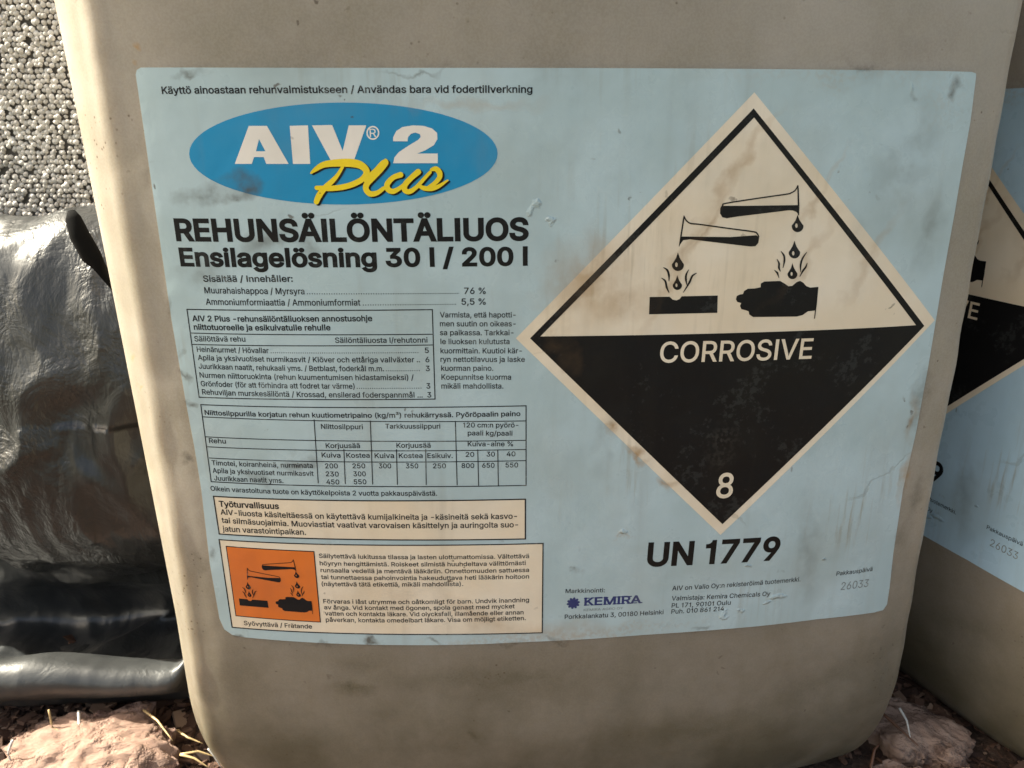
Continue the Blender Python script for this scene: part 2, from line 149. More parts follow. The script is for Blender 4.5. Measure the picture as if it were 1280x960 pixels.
GLYPHS['l'] = '73|24,0 49,0 49,204 24,204'
GLYPHS['I'] = '76|25,0 51,0 51,200 25,200'
GLYPHS['1'] = '128|62,0 87,0 87,200 69,200 64,186 52,174 36,167 20,165 20,147 62,147'
# layout of the label in millimetres from its centre: (text, x0, z0, x1, z1, cap height, dot leader)
PRINT = {'agro': [('KEMIRA AGRO OY', 6.5, -85.04, 20.97, -85.06, 0.97, 0)],
 'caption': [('Syövyttävä / Frätande', -116.94, -90.9, -91.74, -90.97, 1.77, 0)],
 'content': [('Muurahaishappoa / Myrsyra', -115.37, 31.96, -35.7, 31.93, 1.92, 1), ('76 %', -33.8, 31.91, -27.07, 31.83, 1.92, 0), ('Ammoniumformiaattia / Ammoniumformiat', -115.42, 28.27, -36.1, 28.49, 1.94, 1),
             ('5,5 %', -34.73, 28.48, -27.12, 28.4, 1.94, 0)],
 'content_head': [('Sisältää / Innehåller:', -115.31, 35.62, -86.76, 35.91, 1.91, 0)],
 'corrosive': [('CORROSIVE', 29.17, 8.15, 81.61, 7.28, 6.81, 0)],
 'date': [('26033', 105.44, -85.5, 117.18, -85.84, 3.34, 0)],
 'dose': [('Säilöttävä rehu', -120.88, 16.1, -103.96, 16.42, 1.73, 0), ('Säilöntäliuosta l/rehutonni', -75.1, 16.29, -45.76, 16.31, 1.71, 0), ('Heinänurmet / Hövallar', -120.54, 12.62, -48.33, 12.89, 1.73, 1),
          ('5', -46.77, 12.88, -45.5, 12.87, 1.73, 0), ('Apila ja yksivuotiset nurmikasvit / Klöver och ettåriga vallväxter ..', -120.62, 9.82, -48.46, 9.82, 1.74, 0), ('6', -46.7, 9.81, -45.42, 9.8, 1.74, 0),
          ('Juurikkaan naatit, rehukaali yms. / Betblast, foderkål m.m.', -120.71, 6.89, -48.1, 6.83, 1.76, 1), ('3', -46.72, 6.82, -45.44, 6.81, 1.75, 0),
          ('Nurmen niittoruokinta (rehun kuumentumisen hidastamiseksi) /', -120.81, 3.84, -50.69, 3.84, 1.77, 0), ('Grönfoder (för att förhindra att fodret tar värme)', -120.8, 0.87, -47.95, 0.9, 1.78, 1),
          ('3', -46.76, 0.89, -45.47, 0.88, 1.78, 0), ('Rehuviljan murskesäilöntä / Krossad, ensilerad foderspannmål ...', -120.77, -2.0, -48.07, -2.16, 1.8, 0), ('3', -46.58, -2.17, -45.28, -2.18, 1.79, 0)],
 'dose_head': [('AIV 2 Plus -rehunsäilöntäliuoksen annostusohje', -120.66, 22.81, -62.84, 23.4, 1.79, 0), ('niittotuoreelle ja esikuivatulle rehulle', -120.54, 19.98, -76.24, 20.41, 1.81, 0)],
 'eight': [('8', 52.08, -42.04, 58.13, -42.32, 9.12, 0)],
 'kemira': [('KEMIRA', 6.65, -82.63, 27.57, -82.84, 3.14, 0)],
 'maker': [('Markkinointi:', -0.23, -77.14, 13.94, -77.52, 1.67, 0), ('Porkkalankatu 3, 00180 Helsinki', -0.37, -87.96, 36.11, -88.24, 1.83, 0),
           ('AIV on Valio Oy:n rekisteröimä tuotemerkki.', 38.76, -78.48, 88.12, -79.36, 1.83, 0), ('Valmistaja: Kemira Chemicals Oy', 38.81, -82.71, 76.66, -84.19, 1.84, 0),
           ('PL 171, 90101 Oulu', 38.99, -85.77, 61.49, -86.43, 1.85, 0), ('Puh. 010 861 214', 39.04, -88.35, 59.14, -88.79, 1.86, 0), ('Pakkauspäivä', 102.71, -78.89, 117.99, -79.07, 1.77, 0)],
 'regR': [('R', -60.15, 78.63, -58.26, 78.62, 2.24, 0)],
 'side': [('Varmista, että hapotti-', -41.59, 24.47, -17.75, 24.18, 1.68, 0), ('men suutin on oikeas-', -41.68, 21.59, -17.76, 21.3, 1.69, 0), ('sa paikassa. Tarkkai-', -41.78, 18.69, -18.45, 18.4, 1.7, 0),
          ('le liuoksen kulutusta', -41.69, 15.77, -19.73, 15.49, 1.72, 0), ('kuormittain. Kuutioi kär-', -41.79, 12.73, -15.82, 12.37, 1.73, 0), ('ryn nettotilavuus ja laske', -41.89, 9.87, -14.83, 9.48, 1.74, 0),
          ('kuorman paino.', -41.79, 6.88, -25.03, 6.67, 1.75, 0), ('Koepunnitse kuorma', -41.79, 3.87, -19.31, 3.55, 1.77, 0), ('mikäli mahdollista.', -41.9, 0.84, -21.82, 0.56, 1.78, 0)],
 'tab': [('Niittosilppuri', -82.03, -13.16, -68.2, -13.18, 1.67, 0), ('Tarkkuussilppuri', -60.82, -12.97, -42.71, -13.08, 1.66, 0), ('120 cm:n pyörö-', -35.24, -12.76, -16.99, -13.09, 1.66, 0),
         ('paali kg/paali', -33.76, -15.6, -18.95, -15.98, 1.68, 0), ('Rehu', -120.69, -19.33, -114.83, -19.27, 1.72, 0), ('Korjuusää', -81.02, -19.99, -69.62, -19.91, 1.69, 0),
         ('Korjuusää', -57.49, -19.8, -46.16, -19.88, 1.69, 0), ('Kuiva-aine %', -33.85, -19.5, -18.77, -19.79, 1.69, 0), ('Kuiva', -82.68, -23.42, -76.36, -23.46, 1.71, 0), ('Kostea', -74.39, -23.45, -66.61, -23.41, 1.71, 0),
         ('Kuiva', -64.95, -23.52, -58.47, -23.52, 1.71, 0), ('Kostea', -56.9, -23.53, -48.95, -23.57, 1.71, 0), ('Esikuiv.', -47.38, -23.59, -38.95, -23.68, 1.71, 0), ('20', -34.62, -23.32, -31.77, -23.36, 1.71, 0),
         ('30', -27.65, -23.33, -24.89, -23.38, 1.71, 0), ('40', -20.96, -23.36, -18.0, -23.43, 1.71, 0), ('Timotei, koiranheinä, nurminata', -120.83, -27.45, -85.99, -27.34, 1.74, 0),
         ('200', -81.82, -27.39, -77.54, -27.34, 1.73, 0), ('250', -72.59, -27.3, -68.33, -27.28, 1.72, 0), ('300', -63.79, -27.27, -59.65, -27.28, 1.72, 0), ('350', -54.72, -27.29, -50.58, -27.32, 1.72, 0),
         ('250', -45.66, -27.36, -41.32, -27.41, 1.72, 0), ('800', -36.1, -27.37, -31.86, -27.44, 1.72, 0), ('650', -29.19, -27.38, -25.04, -27.46, 1.72, 0), ('550', -21.38, -27.44, -17.12, -27.54, 1.73, 0),
         ('Apila ja yksivuotiset nurmikasvit', -120.89, -30.3, -85.95, -30.27, 1.75, 0), ('230', -81.86, -30.32, -77.48, -30.37, 1.74, 0), ('300', -72.49, -30.22, -68.32, -30.2, 1.73, 0),
         ('Juurikkaan naatit yms.', -120.74, -33.16, -96.57, -33.13, 1.77, 0), ('450', -81.89, -33.27, -77.5, -33.32, 1.75, 0), ('550', -72.6, -33.17, -68.31, -33.15, 1.75, 0),
         ('Oikein varastoituna tuote on käyttökelpoista 2 vuotta pakkauspäivästä.', -122.53, -37.16, -44.64, -37.52, 1.77, 0)],
 'tab_head': [('Niittosilppurilla korjatun rehun kuutiometripaino (kg/m³) rehukärryssä. Pyöröpaalin paino', -120.87, -9.19, -16.3, -9.06, 1.64, 0)],
 'title': [('REHUNSÄILÖNTÄLIUOS', -122.28, 48.47, -13.69, 48.54, 6.28, 0), ('Ensilagelösning 30 l / 200 l', -122.01, 40.61, -13.98, 40.77, 5.28, 0)],
 'top_line': [('Käyttö ainoastaan rehunvalmistukseen / Användas bara vid fodertillverkning', -120.29, 90.89, -12.7, 90.54, 1.9, 0)],
 'un': [('UN 1779', 28.76, -67.59, 78.31, -68.92, 8.9, 0)],
 'warn': [('Säilytettävä lukitussa tilassa ja lasten ulottumattomissa. Vältettävä', -86.78, -61.7, -13.36, -62.35, 1.64, 0),
          ('höyryn hengittämistä. Roiskeet silmistä huuhdeltava välittömästi', -86.74, -64.67, -14.52, -65.06, 1.65, 0), ('runsaalla vedellä ja mentävä lääkäriin. Onnettomuuden sattuessa', -86.68, -67.43, -13.35, -67.88, 1.66, 0),
          ('tai tunnettaessa pahoinvointia hakeuduttava heti lääkärin hoitoon', -86.71, -70.22, -13.34, -70.55, 1.67, 0), ('(näytettävä tätä etikettiä, mikäli mahdollista).', -86.74, -73.02, -36.68, -72.93, 1.68, 0),
          ('Förvaras i låst utrymme och oåtkomligt för barn. Undvik inandning', -86.74, -80.17, -13.32, -80.16, 1.7, 0), ('av ånga. Vid kontakt med ögonen, spola genast med mycket', -86.64, -82.69, -18.47, -82.61, 1.71, 0),
          ('vatten och kontakta läkare. Vid olycksfall, illamående eller annan', -86.55, -85.22, -15.3, -85.26, 1.72, 0),
          ('påverkan, kontakta omedelbart läkare. Visa om möjligt etiketten.', -86.46, -87.88, -14.51, -87.73, 1.73, 0)],
 'work': [('AIV-liuosta käsiteltäessä on käytettävä kumijalkineita ja -käsineitä sekä kasvo-', -120.09, -46.14, -17.57, -46.77, 2.02, 0),
          ('tai silmäsuojaimia. Muoviastiat vaativat varovaisen käsittelyn ja auringolta suo-', -120.08, -49.34, -17.18, -50.07, 2.04, 0), ('jatun varastointipaikan.', -120.18, -52.69, -90.55, -52.72, 2.08, 0)],
 'work_head': [('Työturvallisuus', -120.23, -43.08, -99.08, -42.98, 2.15, 0)]}
ART = {'A': [(-100.87, 71.17), (-95.4, 81.87), (-90.05, 81.84), (-84.69, 71.13), (-91.35, 71.15), (-91.93, 73.1), (-94.82, 73.1), (-95.73, 71.16)],
 'Ah': [(-92.79, 78.19), (-91.23, 74.73), (-94.06, 74.74)],
 'I': [(-83.34, 81.81), (-77.99, 81.92), (-78.27, 71.11), (-83.38, 71.12)],
 'V': [(-76.81, 81.92), (-70.91, 81.99), (-68.38, 74.74), (-66.07, 81.86), (-60.97, 81.84), (-65.64, 71.16), (-71.66, 71.18)],
 'box1': [(-122.14, 26.77), (-43.7, 27.14), (-43.92, -2.93), (-122.21, -3.25)],
 'box1lines': [[(-122.15, 18.82), (-43.81, 19.01)], [(-122.17, 15.03), (-43.94, 15.49)]],
 'box2': [(-122.04, -39.03), (-14.43, -39.23), (-14.42, -54.97), (-121.86, -54.09)],
 'box3': [(-122.19, -55.93), (-8.26, -56.53), (-8.28, -93.6), (-121.84, -92.52)],
 'dents': [(19.82, -53.74, 1.68, 1.54, 0, 1), (59.55, -91.41, 1.89, 1.3299999999999998, 0, 1), (78.14, -88.89, 1.68, 1.1199999999999999, 0, 1), (-13.89, 56.97, 1.54, 1.68, 0, 0.8),
           (-6.31, 53.55, 1.3299999999999998, 1.1199999999999999, 0, 0.8), (65.77, -91.35, 1.1199999999999999, 0.9799999999999999, 0, 1), (81.03, -86.11, 2.6599999999999997, 1.54, 20, 1),
           (98.71, -72.54, 1.1199999999999999, 0.9799999999999999, 0, 0.7), (66.06, -71.0, 1.1199999999999999, 0.77, 0, 0.8), (105.93, 91.97, 2.6599999999999997, 1.54, 30, 0.5), (119.59, 9.75, 1.1199999999999999, 1.89, 0, 0.4)],
 'dia': [(53.31, 90.59), (126.96, 17.69), (55.23, -57.05), (-17.73, 17.36)],
 'diablack': [(53.52, 86.09), (123.0, 16.0), (55.56, -52.74), (-13.18, 17.28)],
 'diahole': [(53.89, 83.55), (119.59, 16.51), (-9.94, 17.84)],
 'emblem': (2.65, -81.46, 2.51),
 'orange': [(-119.52, -58.8), (-88.54, -59.44), (-88.67, -87.95), (-119.39, -87.0)],
 'outline': [(-127.57, 96.27), (-126.99, 97.45), (-125.65, 98.07), (-120.03, 97.99), (-96.32, 97.66), (-73.27, 97.42), (-45.92, 97.27), (-18.55, 97.19), (11.49, 97.11), (42.35, 97.02), (66.99, 96.95), (92.83, 96.86),
             (114.88, 96.85), (124.88, 96.75), (126.49, 96.31), (126.7, 95.39), (127.54, 82.18), (127.45, 68.49), (127.58, 53.28), (127.36, 32.88), (127.53, 15.96), (127.63, 0.39), (127.24, -24.0), (125.78, -46.03),
             (126.26, -72.54), (127.22, -88.47), (127.37, -95.67), (125.91, -97.91), (121.98, -98.22), (96.99, -97.12), (73.58, -97.11), (49.16, -96.84), (29.06, -96.69), (4.02, -97.11), (-13.64, -97.18), (-31.17, -97.55),
             (-48.65, -97.68), (-70.19, -97.5), (-89.51, -97.14), (-107.27, -96.62), (-117.49, -96.36), (-122.0, -95.73), (-124.81, -93.6), (-126.1, -89.26), (-126.78, -66.59), (-125.97, -36.59), (-126.28, -20.19),
             (-126.92, -5.82), (-127.75, 23.1), (-127.7, 63.14), (-127.61, 80.31)],
 'oval': [(-22.93, 73.76), (-23.09, 75.02), (-23.59, 76.27), (-24.43, 77.49), (-25.6, 78.68), (-27.09, 79.83), (-28.88, 80.94), (-30.96, 81.99), (-33.32, 82.97), (-35.93, 83.88), (-38.77, 84.72), (-41.83, 85.48), (-45.08, 86.14),
          (-48.5, 86.72), (-52.05, 87.2), (-55.73, 87.58), (-59.5, 87.86), (-63.33, 88.04), (-67.2, 88.11), (-71.09, 88.08), (-74.96, 87.94), (-78.79, 87.7), (-82.55, 87.36), (-86.22, 86.92), (-89.77, 86.38), (-93.18, 85.75),
          (-96.42, 85.02), (-99.45, 84.21), (-102.28, 83.32), (-104.85, 82.35), (-107.17, 81.32), (-109.19, 80.23), (-110.92, 79.08), (-112.32, 77.89), (-113.38, 76.66), (-114.1, 75.41), (-114.46, 74.14), (-114.46, 72.87),
          (-114.1, 71.6), (-113.37, 70.35), (-112.29, 69.13), (-110.86, 67.94), (-109.09, 66.79), (-107.0, 65.7), (-104.61, 64.67), (-101.93, 63.72), (-99.0, 62.84), (-95.83, 62.05), (-92.45, 61.35), (-88.88, 60.74),
          (-85.16, 60.24), (-81.32, 59.84), (-77.37, 59.55), (-73.37, 59.37), (-69.33, 59.3), (-65.29, 59.34), (-61.28, 59.5), (-57.32, 59.77), (-53.46, 60.14), (-49.72, 60.62), (-46.13, 61.2), (-42.72, 61.88), (-39.5, 62.65),
          (-36.52, 63.51), (-33.79, 64.44), (-31.33, 65.45), (-29.15, 66.52), (-27.29, 67.64), (-25.74, 68.81), (-24.53, 70.02), (-23.65, 71.25), (-23.12, 72.5)],
 'pdrops': [[[(71.08, 54.66), (71.9, 53.06), (72.89, 51.87), (73.42, 51.35), (73.49, 50.87), (73.42, 50.4), (73.21, 49.99), (72.89, 49.65), (72.47, 49.42), (71.98, 49.3), (71.46, 49.31), (70.94, 49.45), (70.46, 49.71),
              (70.06, 50.06), (69.75, 50.49), (69.57, 50.96), (69.53, 51.44), (69.94, 51.94), (70.64, 53.09)],
             [(71.51, 51.31), (71.48, 50.88), (71.29, 50.62), (71.03, 50.63), (70.78, 50.9), (70.64, 51.33), (70.68, 51.75), (70.86, 52.01), (71.13, 52.01), (71.38, 51.74)]],
            [[(70.98, 46.63), (71.8, 44.9), (72.78, 43.62), (73.31, 43.04), (73.38, 42.55), (73.31, 42.09), (73.11, 41.68), (72.79, 41.35), (72.37, 41.11), (71.89, 41.0), (71.38, 41.02), (70.87, 41.16), (70.4, 41.41),
              (70.0, 41.77), (69.7, 42.19), (69.52, 42.66), (69.48, 43.14), (69.87, 43.7), (70.56, 44.93)],
             [(71.46, 42.63), (71.43, 42.2), (71.25, 41.94), (70.99, 41.95), (70.74, 42.22), (70.61, 42.65), (70.64, 43.07), (70.83, 43.33), (71.09, 43.33), (71.33, 43.06)]],
            [[(71.15, 39.47), (71.88, 37.87), (72.75, 36.67), (73.22, 36.12), (73.28, 35.69), (73.22, 35.28), (73.04, 34.92), (72.76, 34.63), (72.4, 34.42), (71.98, 34.33), (71.53, 34.34), (71.08, 34.47), (70.67, 34.7),
              (70.32, 35.01), (70.06, 35.39), (69.9, 35.8), (69.86, 36.22), (70.2, 36.75), (70.8, 37.9)],
             [(71.62, 36.03), (71.59, 35.65), (71.43, 35.42), (71.2, 35.43), (70.99, 35.67), (70.87, 36.05), (70.9, 36.43), (71.06, 36.65), (71.29, 36.65), (71.5, 36.41)]],
            [[(33.07, 43.83), (33.8, 42.04), (34.72, 40.72), (35.22, 40.11), (35.27, 39.61), (35.17, 39.13), (34.95, 38.7), (34.62, 38.35), (34.19, 38.11), (33.7, 37.99), (33.19, 38.0), (32.69, 38.14), (32.23, 38.41),
              (31.85, 38.77), (31.57, 39.21), (31.42, 39.7), (31.39, 40.2), (31.82, 40.78), (32.57, 42.07)],
             [(33.26, 39.97), (33.21, 39.53), (33.01, 39.26), (32.75, 39.26), (32.52, 39.54), (32.41, 39.99), (32.46, 40.43), (32.66, 40.7), (32.92, 40.7), (33.15, 40.42)]],
            [[(33.34, 36.65), (33.92, 35.2), (34.64, 34.12), (35.03, 33.62), (35.06, 33.23), (34.99, 32.85), (34.82, 32.51), (34.56, 32.24), (34.22, 32.05), (33.84, 31.95), (33.44, 31.96), (33.05, 32.08), (32.69, 32.28),
              (32.39, 32.57), (32.18, 32.92), (32.05, 33.31), (32.04, 33.7), (32.37, 34.18), (32.95, 35.22)],
             [(33.59, 33.44), (33.55, 33.09), (33.39, 32.88), (33.19, 32.88), (33.01, 33.1), (32.92, 33.45), (32.96, 33.8), (33.11, 34.02), (33.32, 34.01), (33.5, 33.79)]]],
 'pict_affine': [[0.4727, -0.00749], [0.00497, 0.51635], [-129.41173, -94.96313]],
 'plus': [[(-78.24, 68.49, 0.51), (-76.65, 69.63, 1.28), (-74.31, 70.87, 1.7), (-70.93, 71.32, 2.04), (-66.86, 71.38, 2.34), (-63.93, 70.94, 2.3), (-62.15, 69.75, 2.04), (-61.8, 68.32, 1.87), (-63.1, 66.71, 1.62),
           (-65.8, 65.34, 1.62), (-68.85, 64.49, 1.62), (-72.62, 64.03, 1.53), (-74.86, 64.14, 1.45), (-76.92, 64.22, 1.28)],
          [(-68.72, 70.24, 0.85), (-70.46, 67.81, 1.1), (-72.28, 66.02, 1.45), (-74.48, 64.21, 1.62), (-76.35, 62.03, 1.79), (-77.38, 60.13, 1.53)],
          [(-55.91, 72.22, 0.68), (-55.77, 71.33, 1.28), (-57.36, 69.37, 1.28), (-59.72, 67.23, 1.45), (-61.89, 65.26, 1.7), (-62.18, 63.63, 1.7), (-60.95, 62.42, 1.7), (-58.87, 62.77, 1.36), (-56.93, 64.07, 1.1)],
          [(-55.91, 72.11, 0.6), (-56.88, 71.33, 1.28), (-58.84, 69.38, 1.28), (-60.8, 67.78, 1.1), (-62.21, 65.98, 0.85)],
          [(-51.7, 67.91, 1.62), (-53.97, 67.1, 1.45), (-55.82, 65.23, 1.62), (-55.64, 63.71, 1.7), (-54.18, 63.12, 1.53), (-52.08, 64.12, 1.19), (-49.75, 65.92, 0.94)],
          [(-46.48, 68.71, 1.7), (-48.59, 67.0, 1.53), (-50.54, 65.02, 1.62), (-50.69, 63.46, 1.62), (-49.33, 63.02, 1.45), (-47.22, 64.28, 1.19), (-44.89, 66.62, 1.02), (-42.96, 68.58, 0.94)],
          [(-42.57, 69.3, 0.85), (-41.26, 69.54, 1.53), (-40.26, 68.57, 1.7), (-40.23, 67.13, 1.45), (-41.59, 65.52, 1.28), (-43.5, 64.26, 1.1)],
          [(-46.28, 64.64, 1.02), (-45.0, 64.01, 1.36), (-42.77, 63.86, 1.45), (-40.51, 64.57, 1.1), (-37.66, 66.36, 0.43)]],
 'ppoly': [[(45.63, 57.23), (46.2, 57.85), (53.69, 57.73), (70.92, 57.66), (71.38, 54.66), (70.68, 55.5), (69.37, 56.03), (67.86, 56.11), (51.08, 54.49), (47.97, 54.04), (46.49, 54.39), (45.67, 55.59)],
           [(33.71, 48.74), (49.69, 48.24), (58.01, 48.62), (59.1, 48.08), (58.99, 46.21), (58.1, 45.2), (56.62, 45.14), (51.87, 45.76), (36.65, 47.81), (34.5, 47.57), (33.5, 46.06)],
           [(24.8, 29.9), (31.28, 29.83), (32.32, 28.88), (33.56, 28.61), (34.62, 29.01), (35.2, 29.87), (47.07, 29.78), (47.38, 24.13), (24.9, 24.3)],
           [(61.18, 32.03), (61.16, 33.25), (62.26, 33.85), (67.6, 33.87), (68.96, 33.14), (70.63, 32.06), (71.91, 32.11), (73.32, 33.29), (74.41, 33.69), (75.52, 33.12), (76.87, 31.84), (78.23, 31.35), (80.95, 31.45),
            (81.06, 23.62), (78.43, 23.48), (76.73, 22.29), (74.68, 21.87), (59.6, 22.31), (58.24, 23.16), (57.88, 24.27), (56.83, 24.65), (55.37, 25.05), (54.81, 26.15), (55.18, 27.08), (53.78, 27.47), (53.25, 28.37),
            (53.45, 29.44), (54.42, 29.9), (55.47, 30.01), (55.73, 30.98), (56.92, 31.68), (59.19, 31.7)]],
 'pstroke': [[(70.11, 63.64, 0.41), (69.39, 62.15, 0.41), (68.0, 61.36, 0.41), (66.8, 61.06, 0.41), (57.37, 59.94, 0.41), (47.34, 58.6, 0.41), (46.33, 57.99, 0.41), (45.83, 57.09, 0.41)],
             [(70.1, 63.73, 0.15), (70.31, 62.37, 0.46), (71.06, 57.34, 0.56), (71.4, 54.47, 0.31)],
             [(34.25, 54.87, 0.41), (35.1, 53.58, 0.41), (36.55, 52.69, 0.41), (39.68, 52.31, 0.41), (49.46, 50.84, 0.41), (56.91, 49.76, 0.41), (58.25, 49.18, 0.41), (58.95, 48.09, 0.41)],
             [(34.23, 55.14, 0.15), (34.18, 53.87, 0.46), (33.7, 48.83, 0.46), (33.33, 45.69, 0.2)], [(66.79, 43.42, 0.15), (67.97, 41.96, 0.61), (68.31, 40.28, 0.66), (68.06, 38.02, 0.15)],
             [(65.7, 40.97, 0.15), (66.56, 39.61, 0.61), (66.72, 38.16, 0.66), (67.36, 36.93, 0.15)], [(65.27, 37.48, 0.15), (66.4, 36.48, 0.61), (67.08, 34.86, 0.15)],
             [(75.65, 42.94, 0.15), (74.45, 41.06, 0.61), (73.99, 38.9, 0.66), (74.28, 36.48, 0.15)], [(76.18, 39.46, 0.15), (75.83, 38.12, 0.61), (74.96, 36.84, 0.66), (74.15, 35.02, 0.15)],
             [(28.64, 39.22, 0.15), (29.94, 38.39, 0.61), (30.62, 36.71, 0.66), (30.74, 34.8, 0.15)], [(28.25, 35.91, 0.15), (29.52, 34.93, 0.61), (30.12, 32.9, 0.66), (31.06, 31.05, 0.15)],
             [(36.92, 38.37, 0.15), (36.2, 36.82, 0.61), (36.21, 35.15, 0.66), (36.67, 33.46, 0.15)], [(39.59, 37.21, 0.15), (38.19, 36.29, 0.61), (37.36, 34.16, 0.66), (35.61, 31.07, 0.15)],
             [(80.84, 31.45, 0.41), (81.03, 25.88, 0.41), (81.03, 20.94, 0.31)]],
 'reg': [(-57.32, 79.74), (-57.42, 79.23), (-57.63, 78.76), (-57.96, 78.36), (-58.37, 78.05), (-58.84, 77.86), (-59.33, 77.8), (-59.82, 77.86), (-60.26, 78.06), (-60.64, 78.37), (-60.91, 78.78), (-61.07, 79.25), (-61.1, 79.75),
         (-61.01, 80.26), (-60.79, 80.72), (-60.46, 81.13), (-60.05, 81.43), (-59.58, 81.62), (-59.09, 81.69), (-58.61, 81.62), (-58.17, 81.42), (-57.79, 81.11), (-57.52, 80.71), (-57.36, 80.24), (-57.32, 79.74)],
 'st_brown': [(4.99, 35.65, 12.2, 10.9, -40, 0.5), (-3.52, 15.1, 3.8, 2.7, 0, 0.6), (0.46, 9.66, 2.4, 3.8, 0, 0.5), (14.16, 27.81, 10.9, 4.9, 0, 0.4), (48.7, 66.69, 1.6, 16.3, 32, 0.4), (42.24, 52.36, 1.4, 16.3, 28, 0.45),
              (34.12, 40.11, 1.6, 19.0, 25, 0.4), (74.0, 39.07, 1.6, 16.3, 35, 0.25), (99.05, 40.82, 1.4, 13.6, 30, 0.25), (76.94, 59.06, 1.1, 13.6, 32, 0.3), (14.41, -14.4, 1.9, 1.9, 0, 0.9), (24.44, -25.0, 2.4, 1.6, 40, 0.7),
              (34.74, -34.48, 2.4, 1.6, 40, 0.5), (-144.66, -1.9, 1.9, 1.1, 0, 1), (-145.0, 7.89, 1.1, 0.8, 0, 0.8), (-124.04, 103.28, 1.1, 1.1, 0, 0.8), (-127.71, 99.08, 0.8, 0.8, 0, 0.8), (-30.18, 87.55, 16.3, 1.4, 0, 0.2),
              (-64.96, -77.14, 16.3, 8.2, 0, 0.15), (-30.96, -85.81, 13.6, 3.8, 30, 0.35), (-1.93, -93.69, 16.3, 3.8, 0, 0.3), (124.6, -17.24, 1.6, 8.2, 0, 0.5), (125.12, -42.38, 1.6, 8.2, 0, 0.5)],
 'st_dark': [(-108.34, 62.99, 9.2, 2.4, -8, 0.9), (-100.21, 64.88, 3.3, 3.3, 0, 0.8), (-114.42, 60.61, 4.9, 1.9, 0, 0.6), (105.74, 69.56, 9.2, 16.3, 20, 0.26), (118.65, 47.9, 3.8, 10.9, 0, 0.3),
             (-94.77, 47.47, 2.7, 10.9, 60, 0.5), (-115.06, 37.35, 7.1, 3.3, 0, 0.35), (-90.39, -26.14, 6.0, 2.4, 0, 0.8), (-104.76, -32.46, 8.2, 1.6, 10, 0.35), (-128.0, -26.2, 1.6, 1.4, 0, 1), (-126.5, -5.8, 1.4, 1.1, 0, 1),
             (41.04, -22.86, 4.4, 16.3, 10, 0.18), (14.26, -10.11, 3.8, 16.3, 10, 0.3), (89.99, -67.47, 3.8, 19.0, -10, 0.25), (131.99, -56.57, 2.4, 16.3, 10, 0.5), (126.89, -11.43, 3.3, 10.9, 8, 0.5),
             (-79.92, 47.5, 5.4, 2.2, 50, 0.4), (93.93, 46.15, 2.7, 16.3, 0, 0.12), (-34.96, -139.07, 1.4, 2.4, -30, 0.8), (-119.3, -96.17, 2.4, 0.8, 0, 0.9), (-89.51, -97.14, 3.8, 0.8, 0, 0.6), (-71.92, -97.08, 1.9, 1.1, 0, 1),
             (-47.18, -97.42, 2.4, 0.8, 0, 0.7), (-19.49, -97.4, 5.4, 0.8, 0, 0.5), (-1.88, -97.13, 3.3, 0.8, 0, 0.7), (52.23, -96.61, 2.7, 0.8, 0, 0.5), (3.43, -68.91, 1.1, 0.8, 0, 0.7), (-128.01, 26.77, 0.8, 2.2, 0, 0.8),
             (-126.93, 12.18, 0.8, 1.4, 0, 0.8), (-126.75, 3.98, 0.8, 1.6, 0, 0.7), (-126.43, -61.7, 1.1, 2.2, 0, 0.6), (-45.93, 97.06, 8.2, 0.5, 0, 0.5), (-110.53, 97.11, 4.4, 0.8, 0, 0.6), (118.86, 91.6, 1.9, 1.4, 30, 0.8),
             (107.19, 89.68, 1.4, 1.1, 0, 0.5), (87.41, 97.71, 4.4, 0.8, 0, 0.7), (-79.07, -115.84, 3.3, 1.9, 0, 0.4), (-77.28, 103.74, 16.3, 8.2, 0, 0.12), (-4.78, 98.24, 10.9, 8.2, 0, 0.15), (97.5, 100.91, 16.3, 6.5, -10, 0.25),
             (-138.95, -125.71, 8.2, 13.6, 0, 0.35), (-132.08, -65.49, 1.6, 3.8, 0, 0.7), (-143.2, -47.53, 3.8, 7.1, 0, 0.2), (-149.92, -109.54, 2.7, 8.2, 0, 0.4), (146.27, -26.37, 1.6, 7.1, 0, 0.3)],
 'st_drip': [(105.03, -59.3, 16.3, 35.4, 0, 1), (125.21, -29.68, 3.8, 43.5, 10, 1), (13.72, -33.45, 13.6, 24.5, 0, 0.8), (75.56, -79.34, 32.6, 16.3, 0, 0.7), (-56.98, 102.57, 24.5, 13.6, 0, 0.6),
             (8.74, 108.73, 16.3, 16.3, 0, 0.6), (-19.58, -113.91, 81.6, 16.3, 0, 0.4), (25.98, 47.74, 38.1, 32.6, -28, 0.6), (-127.71, -4.45, 5.4, 54.4, -8, 0.5)],
 'st_light': [(53.54, -20.01, 4.4, 5.4, 0, 0.5), (51.34, -27.9, 3.8, 2.7, 0, 0.4), (-1.91, -95.41, 40.8, 2.4, -3, 0.6), (20.14, -54.7, 2.2, 2.2, 0, 0.7), (79.81, 96.32, 29.9, 3.3, 0, 0.3), (116.8, 87.39, 8.2, 8.2, 0, 0.2)],
 'st_mud': [(-75.44, -106.18, 8.2, 3.8, 0, 0.45), (-43.3, -113.25, 24.5, 4.4, 0, 0.8), (-79.07, -115.84, 6.0, 3.0, 0, 0.9), (-19.58, -113.91, 16.3, 3.3, -6, 0.7), (49.23, -143.22, 29.9, 7.1, -4, 0.75),
            (97.62, -129.05, 24.5, 6.0, -18, 0.5), (83.09, -151.82, 10.9, 3.8, 0, 0.5), (-34.36, -139.09, 1.9, 3.0, -30, 0.9), (110.81, -149.07, 13.6, 7.1, -20, 0.4), (-122.08, -119.58, 10.9, 16.3, 0, 0.5),
